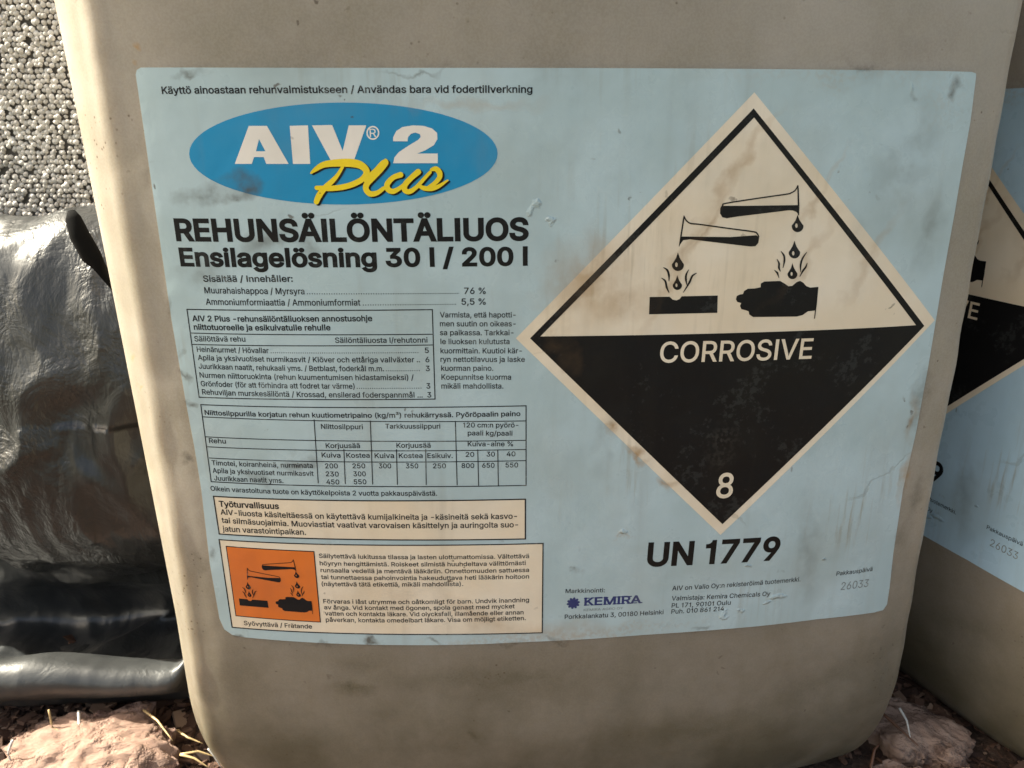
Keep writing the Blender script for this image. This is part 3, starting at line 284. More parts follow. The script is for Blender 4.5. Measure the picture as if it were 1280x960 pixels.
            (-1.58, -118.36, 43.5, 8.2, 3, 0.4), (62.85, -150.77, 40.8, 10.9, 0, 0.5), (-99.93, -147.57, 32.6, 8.2, 0, 0.5)],
 'table': [(-122.0, -5.49), (-14.27, -5.4), (-14.24, -34.48), (-122.1, -33.9)],
 'tablelines': [[(-122.0, -9.97), (-14.26, -10.87)], [(-121.74, -17.14), (-14.25, -17.78)], [(-121.61, -20.77), (-14.25, -21.07)], [(-121.43, -24.87), (-14.25, -25.13)], [(-84.1, -9.86), (-84.67, -32.98)],
                [(-65.59, -10.16), (-66.23, -33.25)], [(-37.7, -10.44), (-37.75, -33.76)], [(-75.04, -20.26), (-75.48, -33.08)], [(-57.52, -20.33), (-57.89, -33.36)], [(-47.84, -20.39), (-48.17, -33.53)],
                [(-30.55, -20.72), (-30.5, -33.99)], [(-23.88, -20.85), (-23.82, -34.13)]],
 'two': [(-53.41, 77.38), (-53.35, 78.5), (-52.39, 80.2), (-50.55, 81.31), (-47.48, 81.77), (-44.43, 81.62), (-41.91, 80.88), (-40.53, 79.66), (-40.48, 77.95), (-41.57, 76.24), (-44.19, 74.77), (-46.55, 73.9), (-40.52, 73.87),
         (-40.62, 71.14), (-53.74, 71.2), (-53.29, 72.84), (-51.93, 74.32), (-48.75, 76.27), (-46.12, 77.73), (-45.32, 78.56), (-45.54, 79.34), (-46.8, 79.78), (-48.09, 79.45), (-49.06, 78.48), (-49.21, 77.35)]}


# ------------------------------------------------------------------ node helpers
class NT:
    def __init__(s, tree): s.t = tree
    def n(s, kind, **kw):
        nd = s.t.nodes.new(kind)
        for k, v in kw.items(): setattr(nd, k, v)
        return nd
    def l(s, a, b): s.t.links.new(a, b)
    def noise(s, vec, scale, detail=4, rough=0.55, dist=0.0):
        nd = s.n('ShaderNodeTexNoise')
        nd.inputs['Scale'].default_value = scale
        nd.inputs['Detail'].default_value = detail
        nd.inputs['Roughness'].default_value = rough
        nd.inputs['Distortion'].default_value = dist
        if vec is not None: s.l(vec, nd.inputs['Vector'])
        return nd.outputs['Fac']
    def ramp(s, fac, a, b, lo=0.0, hi=1.0):
        nd = s.n('ShaderNodeMapRange', clamp=True)
        nd.interpolation_type = 'SMOOTHSTEP'
        s.l(fac, nd.inputs[0])
        for i, v in enumerate((a, b, lo, hi)): nd.inputs[i+1].default_value = v
        return nd.outputs[0]
    def math(s, op, a, b=None, clamp=False):
        nd = s.n('ShaderNodeMath', operation=op, use_clamp=clamp)
        for i, v in enumerate((a, b)):
            if v is None: continue
            if isinstance(v, (int, float)): nd.inputs[i].default_value = v
            else: s.l(v, nd.inputs[i])
        return nd.outputs[0]
    def mix(s, fac, a, b, mode='MIX'):
        nd = s.n('ShaderNodeMixRGB', blend_type=mode)
        for i, v in enumerate((fac, a, b)):
            if isinstance(v, (int, float)): nd.inputs[i].default_value = v
            elif isinstance(v, tuple): nd.inputs[i].default_value = v if len(v) == 4 else v+(1,)
            else: s.l(v, nd.inputs[i])
        return nd.outputs[0]
    def mapping(s, vec, loc=(0,0,0), rot=(0,0,0), scale=(1,1,1), kind='POINT'):
        nd = s.n('ShaderNodeMapping', vector_type=kind)
        s.l(vec, nd.inputs[0])
        nd.inputs['Location'].default_value = loc
        nd.inputs['Rotation'].default_value = rot
        nd.inputs['Scale'].default_value = scale
        return nd.outputs[0]
    def objco(s): return s.n('ShaderNodeTexCoord').outputs['Object']

def new_mat(name):
    mt = bpy.data.materials.new(name)
    mt.use_nodes = True
    q = NT(mt.node_tree)
    return mt, q, mt.node_tree.nodes['Principled BSDF']

ZL = 0.19      # height of the label's centre above the ground

def stain_fac(q, vec, key):
    total = None
    for (x, z, rx, rz, rot, st) in ART[key]:
        loc = (x/1000, 0, z/1000+ZL)
        v = q.mapping(vec, loc, (0, math.radians(rot), 0), (rx*1.6/1000, 1e3, rz*1.6/1000), 'TEXTURE')
        g = q.n('ShaderNodeTexGradient', gradient_type='SPHERICAL')
        q.l(v, g.inputs[0])
        f = q.math('MULTIPLY', g.outputs['Fac'], st*1.25)
        total = f if total is None else q.math('MAXIMUM', total, f)
    return total

def make_grime():
    """dirt shared by the plastic, the label and the print on it; takes and returns a colour, plus a height"""
    g = bpy.data.node_groups.new('grime', 'ShaderNodeTree')
    g.interface.new_socket('Color', in_out='INPUT', socket_type='NodeSocketColor')
    g.interface.new_socket('Color', in_out='OUTPUT', socket_type='NodeSocketColor')
    g.interface.new_socket('Height', in_out='OUTPUT', socket_type='NodeSocketFloat')
    g.interface.new_socket('Dirt', in_out='OUTPUT', socket_type='NodeSocketFloat')
    q = NT(g)
    gi, go = q.n('NodeGroupInput'), q.n('NodeGroupOutput')
    co = q.objco()
    # wobble the coordinates so that stains have ragged outlines
    nz = q.n('ShaderNodeTexNoise'); nz.inputs['Scale'].default_value = 110; nz.inputs['Detail'].default_value = 5
    q.l(co, nz.inputs['Vector'])
    sub = q.n('ShaderNodeVectorMath', operation='SUBTRACT'); q.l(nz.outputs['Color'], sub.inputs[0]); sub.inputs[1].default_value = (.5,.5,.5)
    scl = q.n('ShaderNodeVectorMath', operation='SCALE'); q.l(sub.outputs[0], scl.inputs[0]); scl.inputs['Scale'].default_value = 0.014
    add = q.n('ShaderNodeVectorMath', operation='ADD'); q.l(co, add.inputs[0]); q.l(scl.outputs[0], add.inputs[1])
    wob = add.outputs[0]
    dark = stain_fac(q, wob, 'st_dark')
    brown = stain_fac(q, wob, 'st_brown')
    light = stain_fac(q, wob, 'st_light')
    fine = q.noise(co, 700, 3)
    mid = q.noise(co, 120, 5)
    streak = q.noise(q.mapping(co, scale=(1, 1, .09)), 130, 4)
    streak2 = q.noise(q.mapping(co, rot=(0, .12, 0), scale=(1, 1, .05)), 60, 3)
    darkf = q.math('MULTIPLY', dark, q.ramp(mid, .32, .62, .25, 1.1), True)
    brownf = q.math('MULTIPLY', brown, q.ramp(mid, .3, .6, .45, 1.1), True)
    lightf = q.math('MULTIPLY', light, q.ramp(fine, .42, .62, .0, .9), True)
    c = q.mix(q.ramp(streak, .55, .80, 0, .15), gi.outputs[0], (.20, .17, .11), 'MIX')
    c = q.mix(q.ramp(streak2, .55, .78, 0, .10), c, (.17, .15, .11))
    c = q.mix(q.ramp(q.noise(co, 22, 4), .45, .72, 0, .18), c, (.26, .24, .16))
    mud = q.math('MULTIPLY', stain_fac(q, wob, 'st_mud'), q.ramp(q.noise(co, 60, 5), .3, .65, .4, .8), True)
    c = q.mix(mud, c, (.115, .10, .055))
    drip = q.math('MULTIPLY', stain_fac(q, wob, 'st_drip'), q.ramp(q.noise(q.mapping(co, rot=(0, -.06, 0), scale=(1, 1, .07)), 420, 4), .50, .70), True)
    drip = q.math('MULTIPLY', drip, q.ramp(q.noise(co, 38, 4), .42, .62, .1, 1))
    c = q.mix(q.math('MULTIPLY', drip, .5), c, (.25, .20, .11))
    c = q.mix(brownf, c, (.40, .24, .10))
    c = q.mix(q.math('MULTIPLY', darkf, .85), c, (.075, .06, .038))
    c = q.mix(lightf, c, (.42, .39, .33))
    # peppering of small specks
    vo = q.n('ShaderNodeTexVoronoi'); vo.inputs['Scale'].default_value = 150; q.l(wob, vo.inputs['Vector'])
    gate = q.ramp(q.noise(co, 34, 2), .54, .66)
    sp = q.math('MULTIPLY', q.ramp(vo.outputs['Distance'], .07, .14, .75, 0), gate)
    c = q.mix(sp, c, (.07, .04, .02))
    # hairline scratches
    w = q.n('ShaderNodeTexVoronoi', feature='DISTANCE_TO_EDGE'); w.inputs['Scale'].default_value = 30
    q.l(q.mapping(wob, rot=(0, .9, 0), scale=(.35, 1, 1)), w.inputs['Vector'])
    sc = q.math('MULTIPLY', q.ramp(w.outputs['Distance'], .004, .012, 1, 0), q.ramp(q.noise(co, 18, 2), .60, .68))
    c = q.mix(q.math('MULTIPLY', sc, .22), c, (.12, .10, .07))
    q.l(c, go.inputs[0])
    # dents and bubbles
    dents = q.ramp(stain_fac(q, wob, 'dents'), .25, .9)
    h = q.math('MULTIPLY', q.math('MULTIPLY', dents, q.noise(co, 330, 2)), .0009)
    h = q.math('ADD', h, q.math('MULTIPLY', q.noise(co, 40, 2), .0007))
    h = q.math('ADD', h, q.math('MULTIPLY', q.noise(co, 260, 3), .00009))
    h = q.math('SUBTRACT', h, q.math('MULTIPLY', sc, .00006))
    q.l(h, go.inputs[1])
    q.l(q.math('MAXIMUM', darkf, brownf), go.inputs[2])
    return g

GRIME = make_grime()

def grimy(name, col, rough=0.45, bump=1.0, var=None, spec=0.5):
    mt, q, bs = new_mat(name)
    gr = q.n('ShaderNodeGroup'); gr.node_tree = GRIME
    if var:
        c = q.mix(q.ramp(q.noise(q.objco(), var[0], 5), .35, .65), col, var[1])
        q.l(c, gr.inputs[0])
    else:
        gr.inputs[0].default_value = tuple(col)+(1,)
    q.l(gr.outputs[0], bs.inputs['Base Color'])
    r = q.math('ADD', q.ramp(q.noise(q.objco(), 60, 4), .3, .7, rough-.08, rough+.12), q.math('MULTIPLY', gr.outputs[2], .25), True)
    q.l(r, bs.inputs['Roughness'])
    bs.inputs['Specular IOR Level'].default_value = spec
    b = q.n('ShaderNodeBump'); b.inputs['Strength'].default_value = bump; b.inputs['Distance'].default_value = 1.0
    q.l(gr.outputs[1], b.inputs['Height']); q.l(b.outputs[0], bs.inputs['Normal'])
    return mt, q, bs, gr

M = {}
def plastic(k=1.0, name='old_white_plastic', top=.17):
    mt, q, bs, gr = grimy(name, (.385*k, .336*k, .276*k), .40, .8, (11, (.31*k, .268*k, .214*k)))
    bs.inputs['Subsurface Weight'].default_value = .5
    bs.inputs['Subsurface Radius'].default_value = (.018, .015, .010)
    bs.inputs['Subsurface Scale'].default_value = 1.0
    # patchy mud towards the base; the fade also paints in dimmer light low down
    co = q.objco()
    base = q.mix(q.ramp(q.noise(co, 75, 7, .72), .38, .62, 0, .20), gr.outputs[0], (.24*k, .205*k, .135*k))
    base = q.mix(q.ramp(q.noise(co, 9, 3), .40, .66, 0, .30), base, (.46*k, .42*k, .38*k))
    base = q.mix(q.ramp(q.noise(co, 1500, 2), .35, .65, .0, .12), base, (.60*k, .55*k, .45*k))
    vs = q.n('ShaderNodeTexVoronoi'); vs.inputs['Scale'].default_value = 420; q.l(co, vs.inputs['Vector'])
    sp = q.math('MULTIPLY', q.ramp(vs.outputs['Distance'], .10, .22, .8, 0), q.ramp(q.noise(co, 26, 5, .7), .54, .64))
    base = q.mix(sp, base, (.10, .06, .03))
    sx = q.n('ShaderNodeSeparateXYZ'); q.l(co, sx.inputs[0])
    low = q.ramp(sx.outputs[2], .02, top, 1, 0)
    f = q.math('MULTIPLY', low, q.ramp(q.noise(co, 26, 6, .65), .3, .7, .6, 1.0), True)
    c = q.mix(q.math('MULTIPLY', f, .85), base, (.078, .068, .038))
    q.l(c, bs.inputs['Base Color'])
    return mt
M['plastic'] = plastic()
M['label'] = grimy('label_blue_paper', (.49, .62, .66), .30, 1.0, (30, (.43, .55, .575)))[0]
M['cream'] = grimy('print_cream', (.86, .76, .61), .38, 1.0, (26, (.82, .69, .51)))[0]
M['white'] = grimy('print_white', (.88, .82, .74), .38)[0]
M['oval'] = grimy('print_cyan', (.0, .27, .53), .36)[0]
M['yellow'] = grimy('print_yellow', (.95, .70, .01), .36)[0]
M['orange'] = grimy('print_orange', (.78, .19, .025), .38, 1, (40, (.66, .16, .03)))[0]
M['navy'] = grimy('print_navy', (.012, .03, .16), .4)[0]

def ink(name, col, wear, rough=.4):
    mt, q, bs, gr = grimy(name, col, rough)
    co = q.objco()
    nz = q.math('MULTIPLY', q.noise(co, 420, 4, .7), q.noise(co, 37, 3))
    f = q.ramp(nz, .29, .36, 0, wear)
    c = q.mix(f, col, (.33, .36, .34))
    q.l(c, gr.inputs[0])
    bs.inputs['Specular IOR Level'].default_value = .22
    q.l(q.mix(.86, gr.outputs[0], c), bs.inputs['Base Color'])
    return mt
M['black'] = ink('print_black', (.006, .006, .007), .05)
M['ink'] = ink('print_ink', (.010, .010, .013), .3)
M['faint'] = ink('print_faded_ink', (.20, .22, .22), .9)

# ------------------------------------------------------------------ mesh helpers
def finish(name, bm, mat, parent=None, smooth=True):
    me = bpy.data.meshes.new(name)
    bm.to_mesh(me); bm.free()
    if smooth: me.polygons.foreach_set('use_smooth', [True]*len(me.polygons))
    for k in (mat if isinstance(mat, (list, tuple)) else [mat]): me.materials.append(k)
    o = bpy.data.objects.new(name, me)
    COL.objects.link(o)
    if parent: o.parent = parent
    return o

def from_np(name, V, F, mat, parent=None, smooth=True):
    me = bpy.data.meshes.new(name)
    me.from_pydata(V.tolist() if hasattr(V, 'tolist') else V, [], F.tolist() if hasattr(F, 'tolist') else F)
    me.update()
    if smooth: me.polygons.foreach_set('use_smooth', [True]*len(me.polygons))
    me.materials.append(mat)
    o = bpy.data.objects.new(name, me)
    COL.objects.link(o)
    if parent: o.parent = parent
    return o

def thing(name, label, cat, loc=(0,0,0), rot=(0,0,0), group=None):
    o = bpy.data.objects.new(name, None)
    COL.objects.link(o)
    o.empty_display_size = .05
    o.location = loc; o.rotation_euler = rot
    o['label'] = label; o['category'] = cat
    if group: o['group'] = group
    return o

def tag(o, label, cat, group=None):
    o['label'] = label; o['category'] = cat
    if group: o['group'] = group
    return o

def grid_faces(nu, nv, closed_u=False):
    F = []
    for j in range(nv-1):
        for i in range(nu if closed_u else nu-1):
            a = j*nu+i; b = j*nu+(i+1) % nu
            F.append((a, b, b+nu, a+nu))
    return F

# ------------------------------------------------------------------ the canister
B_, C_, E_ = 0.0113985, 0.0030072, -0.00020947
def front(x, zl):                       # depth of the bulging front face, x in m, zl from the label's centre
    t = (x/.14)**2
    return B_*t + C_*t*t*t + E_*(zl/.1)**2

HGT = .425
DEPTH = .232
def perimeter(zl):
    aR = .1500
    u = min(1, max(0, (zl+.10)/.23))
    aL = .1515 + .0068*u
    pts = []
    xs = np.linspace(-.128, .128, 97)
    for x in xs: pts.append((x, front(x, zl)))
    def bez(P0, P1, P2, P3, n):
        return [tuple((1-t)**3*np.array(P0)+3*t*(1-t)**2*np.array(P1)+3*t*t*(1-t)*np.array(P2)+t**3*np.array(P3)) for t in [i/n for i in range(1, n)]]
    def slope(x): return (front(x+1e-5, zl)-front(x-1e-5, zl))/2e-5
    yb = DEPTH
    # right corner and side
    y0 = front(.128, zl); r = aR-.128; ry = .031
    pts += bez((.128, y0), (.128+.6*r, y0+.6*r*slope(.128)), (aR, y0+ry*.42), (aR, y0+ry), 16)
    for t in np.linspace(0, 1, 26): pts.append((aR, y0+ry+(yb-.03-y0-ry)*t))
    pts += bez((aR, yb-.03), (aR, yb-.012), (aR-.012, yb), (aR-.03, yb), 12)
    for t in np.linspace(0, 1, 40): pts.append((aR-.03+(-aL+.03-aR+.03)*t, yb))
    pts += bez((-aL+.03, yb), (-aL+.012, yb), (-aL, yb-.012), (-aL, yb-.03), 12)
    y0 = front(-.128, zl); r = aL-.128
    for t in np.linspace(0, 1, 26): pts.append((-aL, yb-.03+(y0+ry-yb+.03)*t))
    pts += bez((-aL, y0+ry), (-aL, y0+ry*.42), (-.128-.6*r, y0-.6*r*slope(-.128)), (-.128, y0), 16)
    return np.array(pts)

def build_body(root):
    zs = []
    Rb, Rt = .056, .055
    rings = []
    def add(z, d): rings.append((z, d))
    for i in range(21):                                  # rounded base
        a = i/20*math.pi/2
        add(Rb-Rb*math.cos(a), .024*(1-math.sin(a)))
    for z in np.linspace(Rb, HGT-Rt, 90)[1:]: add(z, 0)
    for i in range(1, 15):
        a = i/14*math.pi/2
        add(HGT-Rt+Rt*math.sin(a), (Rt-Rt*math.cos(a))*.9)
    V = []; n = None
    for z, d in rings:
        P = perimeter(z-ZL)
        n = len(P)
        cx, cy = -.003, DEPTH*.5
        sx = 1-d/.153; sy = 1-d/.116
        for k, (x, y) in enumerate(P):
            X = cx+(x-cx)*sx; Y = cy+(y-cy)*sy
            # moulded ridge round the panel and gentle warping away from the label
            if y < .05 and abs(x) > .1275:
                g = math.exp(-((abs(x)-.139-noise.noise(Vector((1, z*14, x)))*.002)/.0030)**2)*(.0012+.0006*noise.noise(Vector((z*60, 0, x*9))))
                Y -= g; X += math.copysign(g*.6, x)
            w = 0
            zl = z-ZL
            out = max(0, min(1, (abs(zl)-.100)/.03))
            w = (noise.noise(Vector((x*9, z*9, 3.1)))*.0016+noise.noise(Vector((x*30, z*30, 1.7)))*.00035)*out
            if y < .05: Y -= w
            V.append((X, Y, z))
    F = grid_faces(n, len(rings), True)
    F.append(tuple(range(n))[::-1])
    F.append(tuple(range((len(rings)-1)*n, len(rings)*n)))
    return from_np('body', V, [list(f) for f in F], M['plastic'], root)

def clip_grid(bm, cell):
    xs = [v.co.x for v in bm.verts]; ys = [v.co.y for v in bm.verts]
    if not xs: return
    for ax, lo, hi in ((0, min(xs), max(xs)), (1, min(ys), max(ys))):
        k = math.floor(lo/cell)+1
        while k*cell < hi-1e-6:
            co = (k*cell, 0, 0) if ax == 0 else (0, k*cell, 0)
            no = (1, 0, 0) if ax == 0 else (0, 1, 0)
            bmesh.ops.bisect_plane(bm, geom=bm.verts[:]+bm.edges[:]+bm.faces[:], plane_co=co, plane_no=no, dist=1e-7)
            k += 1

def offset_loop(c, d):
    n = len(c); out = []
    for i in range(n):
        a, b, e = Vector(c[i-1]), Vector(c[i]), Vector(c[(i+1) % n])
        u = (b-a).normalized(); w = (e-b).normalized()
        n0, n1 = Vector((u.y, -u.x)), Vector((w.y, -w.x))     # outward for a counter-clockwise outline
        k = n0+n1
        if k.length < 1e-6: out.append(tuple(b+n0*d)); continue
        k.normalize()
        out.append(tuple(b+k*d/max(.5, k.dot(n0))))
    return out

def winding(p, loops):
    w = 0
    for L in loops:
        for i in range(len(L)):
            (x0, y0), (x1, y1) = L[i-1], L[i]
            if (y0 <= p[1]) != (y1 <= p[1]) and x0+(p[1]-y0)/(y1-y0)*(x1-x0) > p[0]:
                w += 1 if y1 > y0 else -1
    return w

GCACHE = {}
def glyph(ch, bold):
    """advance, points and triangles of one letter, emboldened by a fraction of its cap height"""
    key = (ch, bold)
    if key in GCACHE: return GCACHE[key]
    parts = GLYPHS[ch].split('|')
    loops = [[tuple(float(v) for v in a.split(',')) for a in c.split(' ')] for c in parts[1:]]
    if bold: loops = [offset_loop(c, bold*200) for c in loops]
    V, E, T = [], [], []
    for L in loops:
        k = len(V); V += [Vector(p) for p in L]; E += [(k+i, k+(i+1) % len(L)) for i in range(len(L))]
    if V:
        r = delaunay_2d_cdt(V, E, [], 0, 1e-4)
        V = [tuple(v) for v in r[0]]
        for f in r[2]:
            c = (sum(V[i][0] for i in f)/3, sum(V[i][1] for i in f)/3)
            if len(f) == 3 and winding(c, loops) > 0: T.append(tuple(f))
    GCACHE[key] = (int(parts[0]), V, T)
    return GCACHE[key]

class Sheet:
    """flat print in label millimetres; each added patch may sit on its own layer height"""
    def __init__(s): s.bm = bmesh.new(); s.lay = s.bm.verts.layers.float.new('lay')
    def tri(s, loops, layer):
        vv = [[Vector((x, y, 0)) for x, y in lp] for lp in loops]
        flat = [v for lp in vv for v in lp]
        nv = []
        for v in flat:
            b = s.bm.verts.new(v); b[s.lay] = layer; nv.append(b)
        for t in tessellate_polygon(vv):
            a, b, c = (flat[i] for i in t)
            ar = (b-a).cross(c-a).z
            if abs(ar) < 1e-7: continue
            t = t if ar < 0 else (t[0], t[2], t[1])      # face -Y once mapped
            try: s.bm.faces.new([nv[i] for i in t])
            except ValueError: pass
    def ribbon(s, pts, layer):                            # (x, z, width) list, smoothed
        P = [Vector((x, y)) for x, y, w in pts]; W = [w for x, y, w in pts]
        if len(P) > 3:
            Q = []; WW = []
            for i in range(len(P)-1):
                p0 = P[max(i-1, 0)]; p1 = P[i]; p2 = P[i+1]; p3 = P[min(i+2, len(P)-1)]
                for k in range(5):
                    t = k/5
                    Q.append(.5*((2*p1)+(p2-p0)*t+(2*p0-5*p1+4*p2-p3)*t*t+(3*p1-p0-3*p2+p3)*t**3))
                    WW.append(W[i]+(W[i+1]-W[i])*t)
            Q.append(P[-1]); WW.append(W[-1])
            P, W = Q, WW
        L = []; R = []
        for i, p in enumerate(P):
            d = (P[min(i+1, len(P)-1)]-P[max(i-1, 0)]).normalized(); n = Vector((-d.y, d.x))
            L.append(p+n*W[i]/2); R.append(p-n*W[i]/2)
        for e, sgn in ((0, -1), (-1, 1)):                 # rounded ends
            pass
        for i in range(len(P)-1):
            s.tri([[tuple(L[i]), tuple(L[i+1]), tuple(R[i+1]), tuple(R[i])]], layer)
        for e in (0, len(P)-1):
            if W[e] > .5:
                d = (P[1]-P[0]).normalized()*-1 if e == 0 else (P[-1]-P[-2]).normalized()
                n = Vector((-d.y, d.x)); c = P[e]
                s.tri([[tuple(c+n*(W[e]/2)*math.cos(a)+d*(W[e]/2)*math.sin(a)) for a in [math.pi*j/8 for j in range(9)]]], layer)
    def line(s, a, b, w, layer):
        a = Vector(a[:2]); b = Vector(b[:2]); d = (b-a).normalized(); n = Vector((-d.y, d.x))*w/2
        s.tri([[tuple(a+n), tuple(b+n), tuple(b-n), tuple(a-n)]], layer)
    def frame(s, q, w, layer):
        c = Vector((sum(p[0] for p in q)/4, sum(p[1] for p in q)/4))
        inner = []
        for x, y in q: inner.append((x-math.copysign(w, x-c.x), y-math.copysign(w, y-c.y)))
        s.tri([q, inner], layer)
    def text(s, item, layer, bold=0.0, italic=0.0):
        body, x0, z0, x1, z1, cap, lead = item
        items = []; pen = 0; lo = 1e9; hi = -1e9
        for ch in body:
            if ch not in GLYPHS: pen += 60; continue
            adv, gv, gt = glyph(ch, bold)
            if gv:
                items.append((pen, gv, gt))
                lo = min(lo, pen+min(v[0] for v in gv)); hi = max(hi, pen+max(v[0] for v in gv))
            pen += adv
        length = math.hypot(x1-x0, z1-z0); ang = math.atan2(z1-z0, x1-x0)
        ky = cap/200
        kx = ky*.93 if lead else length/(hi-lo)
        ca, sa = math.cos(ang), math.sin(ang)
        for pen, gv, gt in items:
            vs = []
            for gx, gy in gv:
                x = (pen+gx-lo)*kx+gy*ky*italic; y = gy*ky
                b = s.bm.verts.new((x0+ca*x-sa*y, z0+sa*x+ca*y, 0)); b[s.lay] = layer; vs.append(b)
            for (i, j, k) in gt:
                ar = (gv[j][0]-gv[i][0])*(gv[k][1]-gv[i][1])-(gv[j][1]-gv[i][1])*(gv[k][0]-gv[i][0])
                s.bm.faces.new([vs[q] for q in ((i, k, j) if ar > 0 else (i, j, k))])
        if lead:
            x = (hi-lo)*kx+cap*.45; step = cap*.40; r = cap*.075
            while x < length:
                cx_, cz_ = x0+ca*x, z0+sa*x+r
                s.tri([[(cx_-r, cz_-r), (cx_+r, cz_-r), (cx_+r, cz_+r), (cx_-r, cz_+r)]], layer)
                x += step
    def build(s, name, mat, parent, base=0.0, cell=5.0, thick=0.0):
        bm = s.bm
        clip_grid(bm, cell)
        if thick:
            be = [e for e in bm.edges if e.is_boundary]
            for e in be: e.smooth = False
            r = bmesh.ops.extrude_edge_only(bm, edges=be)
            for f_ in r['geom']:
                if isinstance(f_, bmesh.types.BMFace): f_.material_index = 1
            for v in r['geom']:
                if isinstance(v, bmesh.types.BMVert): v[s.lay] -= thick
        for v in bm.verts:
            x, z = v.co.x/1000, v.co.y/1000
            y = front(x, z)
            sl = (front(x+1e-4, z)-front(x-1e-4, z))/2e-4
            nn = Vector((sl, -1, 0)).normalized()
            h = (base+v[s.lay])/1000
            v.co = Vector((x, y, z+ZL))+nn*h
        return finish(name, bm, mat, parent, smooth=True)

LAB = .32            # height of the label's face over the plastic, mm
def build_label(root):
    s = Sheet()
    s.tri([ART['outline']], 0)
    bm = s.bm
    lab = s.build('front_label', [M['label'], M['cream']], root, LAB, 2.5, .4)
    lab['label'] = 'weathered light blue paper label with black print'
    S = {}
    def sub(name, mat, layer, fn, lb=None):
        q = Sheet(); fn(q)
        o = q.build(name, M[mat], lab, LAB+layer)
        if lb: o['label'] = lb
        return o
    def texts(*keys, bold=0.0, italic=0.0):
        def f(q):
            for k in keys:
                for it in PRINT[k]: q.text(it, 0, bold, italic)
        return f
    # logo
    sub('logo_oval', 'oval', .05, lambda q: q.tri([ART['oval']], 0), 'cyan oval behind the product name')
    def logo(q):
        q.tri([ART['A'], ART['Ah']], 0); q.tri([ART['I']], 0); q.tri([ART['V']], 0); q.tri([ART['two']], 0)
        r = ART['reg']; c = (sum(p[0] for p in r)/len(r), sum(p[1] for p in r)/len(r))
        q.tri([r[:-1], [(c[0]+(x-c[0])*.78, c[1]+(y-c[1])*.78) for x, y in r[:-1]]], 0)
        q.text(PRINT['regR'][0], 0, .01)
    sub('logo_letters', 'white', .10, logo, 'white block letters AIV 2')
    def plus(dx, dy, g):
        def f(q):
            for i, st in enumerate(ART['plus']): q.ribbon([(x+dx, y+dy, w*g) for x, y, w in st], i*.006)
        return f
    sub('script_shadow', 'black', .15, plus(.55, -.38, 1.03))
    sub('script_word', 'yellow', .21, plus(0, 0, 1.0), 'yellow brush script word Plus')
    # headings and text
    sub('usage_line', 'ink', .05, texts('top_line', bold=.036))
    sub('product_heading', 'black', .05, texts('title', bold=.060))
    sub('contents_text', 'ink', .05, lambda q: (texts('content_head', bold=.035)(q), texts('content', bold=.022)(q)))
    def dose(q):
        q.frame(ART['box1'], .34, 0)
        for a, b in ART['box1lines']: q.line(a, b, .30, .006)
        texts('dose_head', bold=.04)(q); texts('dose', bold=.022)(q)
    sub('dosage_table', 'ink', .05, dose, 'boxed dosage table in small print')
    sub('side_note', 'ink', .05, texts('side', bold=.022))
    def tab(q):
        q.frame(ART['table'], .34, 0)
        for i, (a, b) in enumerate(ART['tablelines']): q.line(a, b, .30, .004+.003*i)
        texts('tab_head', bold=.032)(q); texts('tab', bold=.022)(q)
    sub('weight_table', 'ink', .05, tab, 'ruled table of bale weights')
    sub('work_safety_panel', 'cream', .05, lambda q: q.tri([ART['box2']], 0), 'cream panel with work safety text')
    def work(q):
        q.frame(ART['box2'], .45, 0); texts('work_head', bold=.04)(q); texts('work', bold=.024)(q)
    sub('work_safety_text', 'ink', .10, work)
    sub('warning_panel', 'cream', .05, lambda q: q.tri([ART['box3']], 0), 'cream panel with storage warnings')
    def warn(q):
        q.frame(ART['box3'], .42, 0); texts('warn', bold=.020)(q); texts('caption', bold=.02)(q)
        q.frame([(x+dx*.35, y+dy*.35) for (x, y), (dx, dy) in zip(ART['orange'], ((-1, 1), (1, 1), (1, -1), (-1, -1)))], .5, .0)
    sub('warning_text', 'ink', .10, warn)
    sub('hazard_square', 'orange', .12, lambda q: q.tri([ART['orange']], 0), 'orange hazard square')
    A = ART['pict_affine']
    def aff(p): return (p[0]*A[0][0]+p[1]*A[1][0]+A[2][0], p[0]*A[0][1]+p[1]*A[1][1]+A[2][1])
    kk = abs(A[0][0])
    def picto(tr, k):
        def f(q):
            for i, st in enumerate(ART['pstroke']): q.ribbon([tr((x, y))+(max(w*k, .12),) for x, y, w in st], .03+i*.003)
            for i, pl in enumerate(ART['ppoly']): q.tri([[tr(p) for p in pl]], .0)
            for d, h in ART['pdrops']: q.tri([[tr(p) for p in d], [tr(p) for p in h]], .015)
        return f
    sub('hazard_symbol', 'ink', .18, picto(aff, kk*1.15))
    # diamond
    sub('hazard_diamond', 'cream', .05, lambda q: q.tri([ART['dia']], 0), 'cream diamond with black lower half')
    sub('diamond_black', 'black', .10, lambda q: q.tri([ART['diablack'], ART['diahole']], 0))
    sub('corrosive_symbol', 'black', .11, picto(lambda p: tuple(p), 1.0), 'two tubes dripping on a bar and a hand')
    sub('diamond_word', 'cream', .16, texts('corrosive', bold=.020))
    sub('class_number', 'cream', .16, texts('eight', bold=.024))
    sub('un_number', 'black', .05, texts('un', bold=.052))
    sub('maker_text', 'ink', .05, lambda q: (texts('maker', bold=.015)(q)))
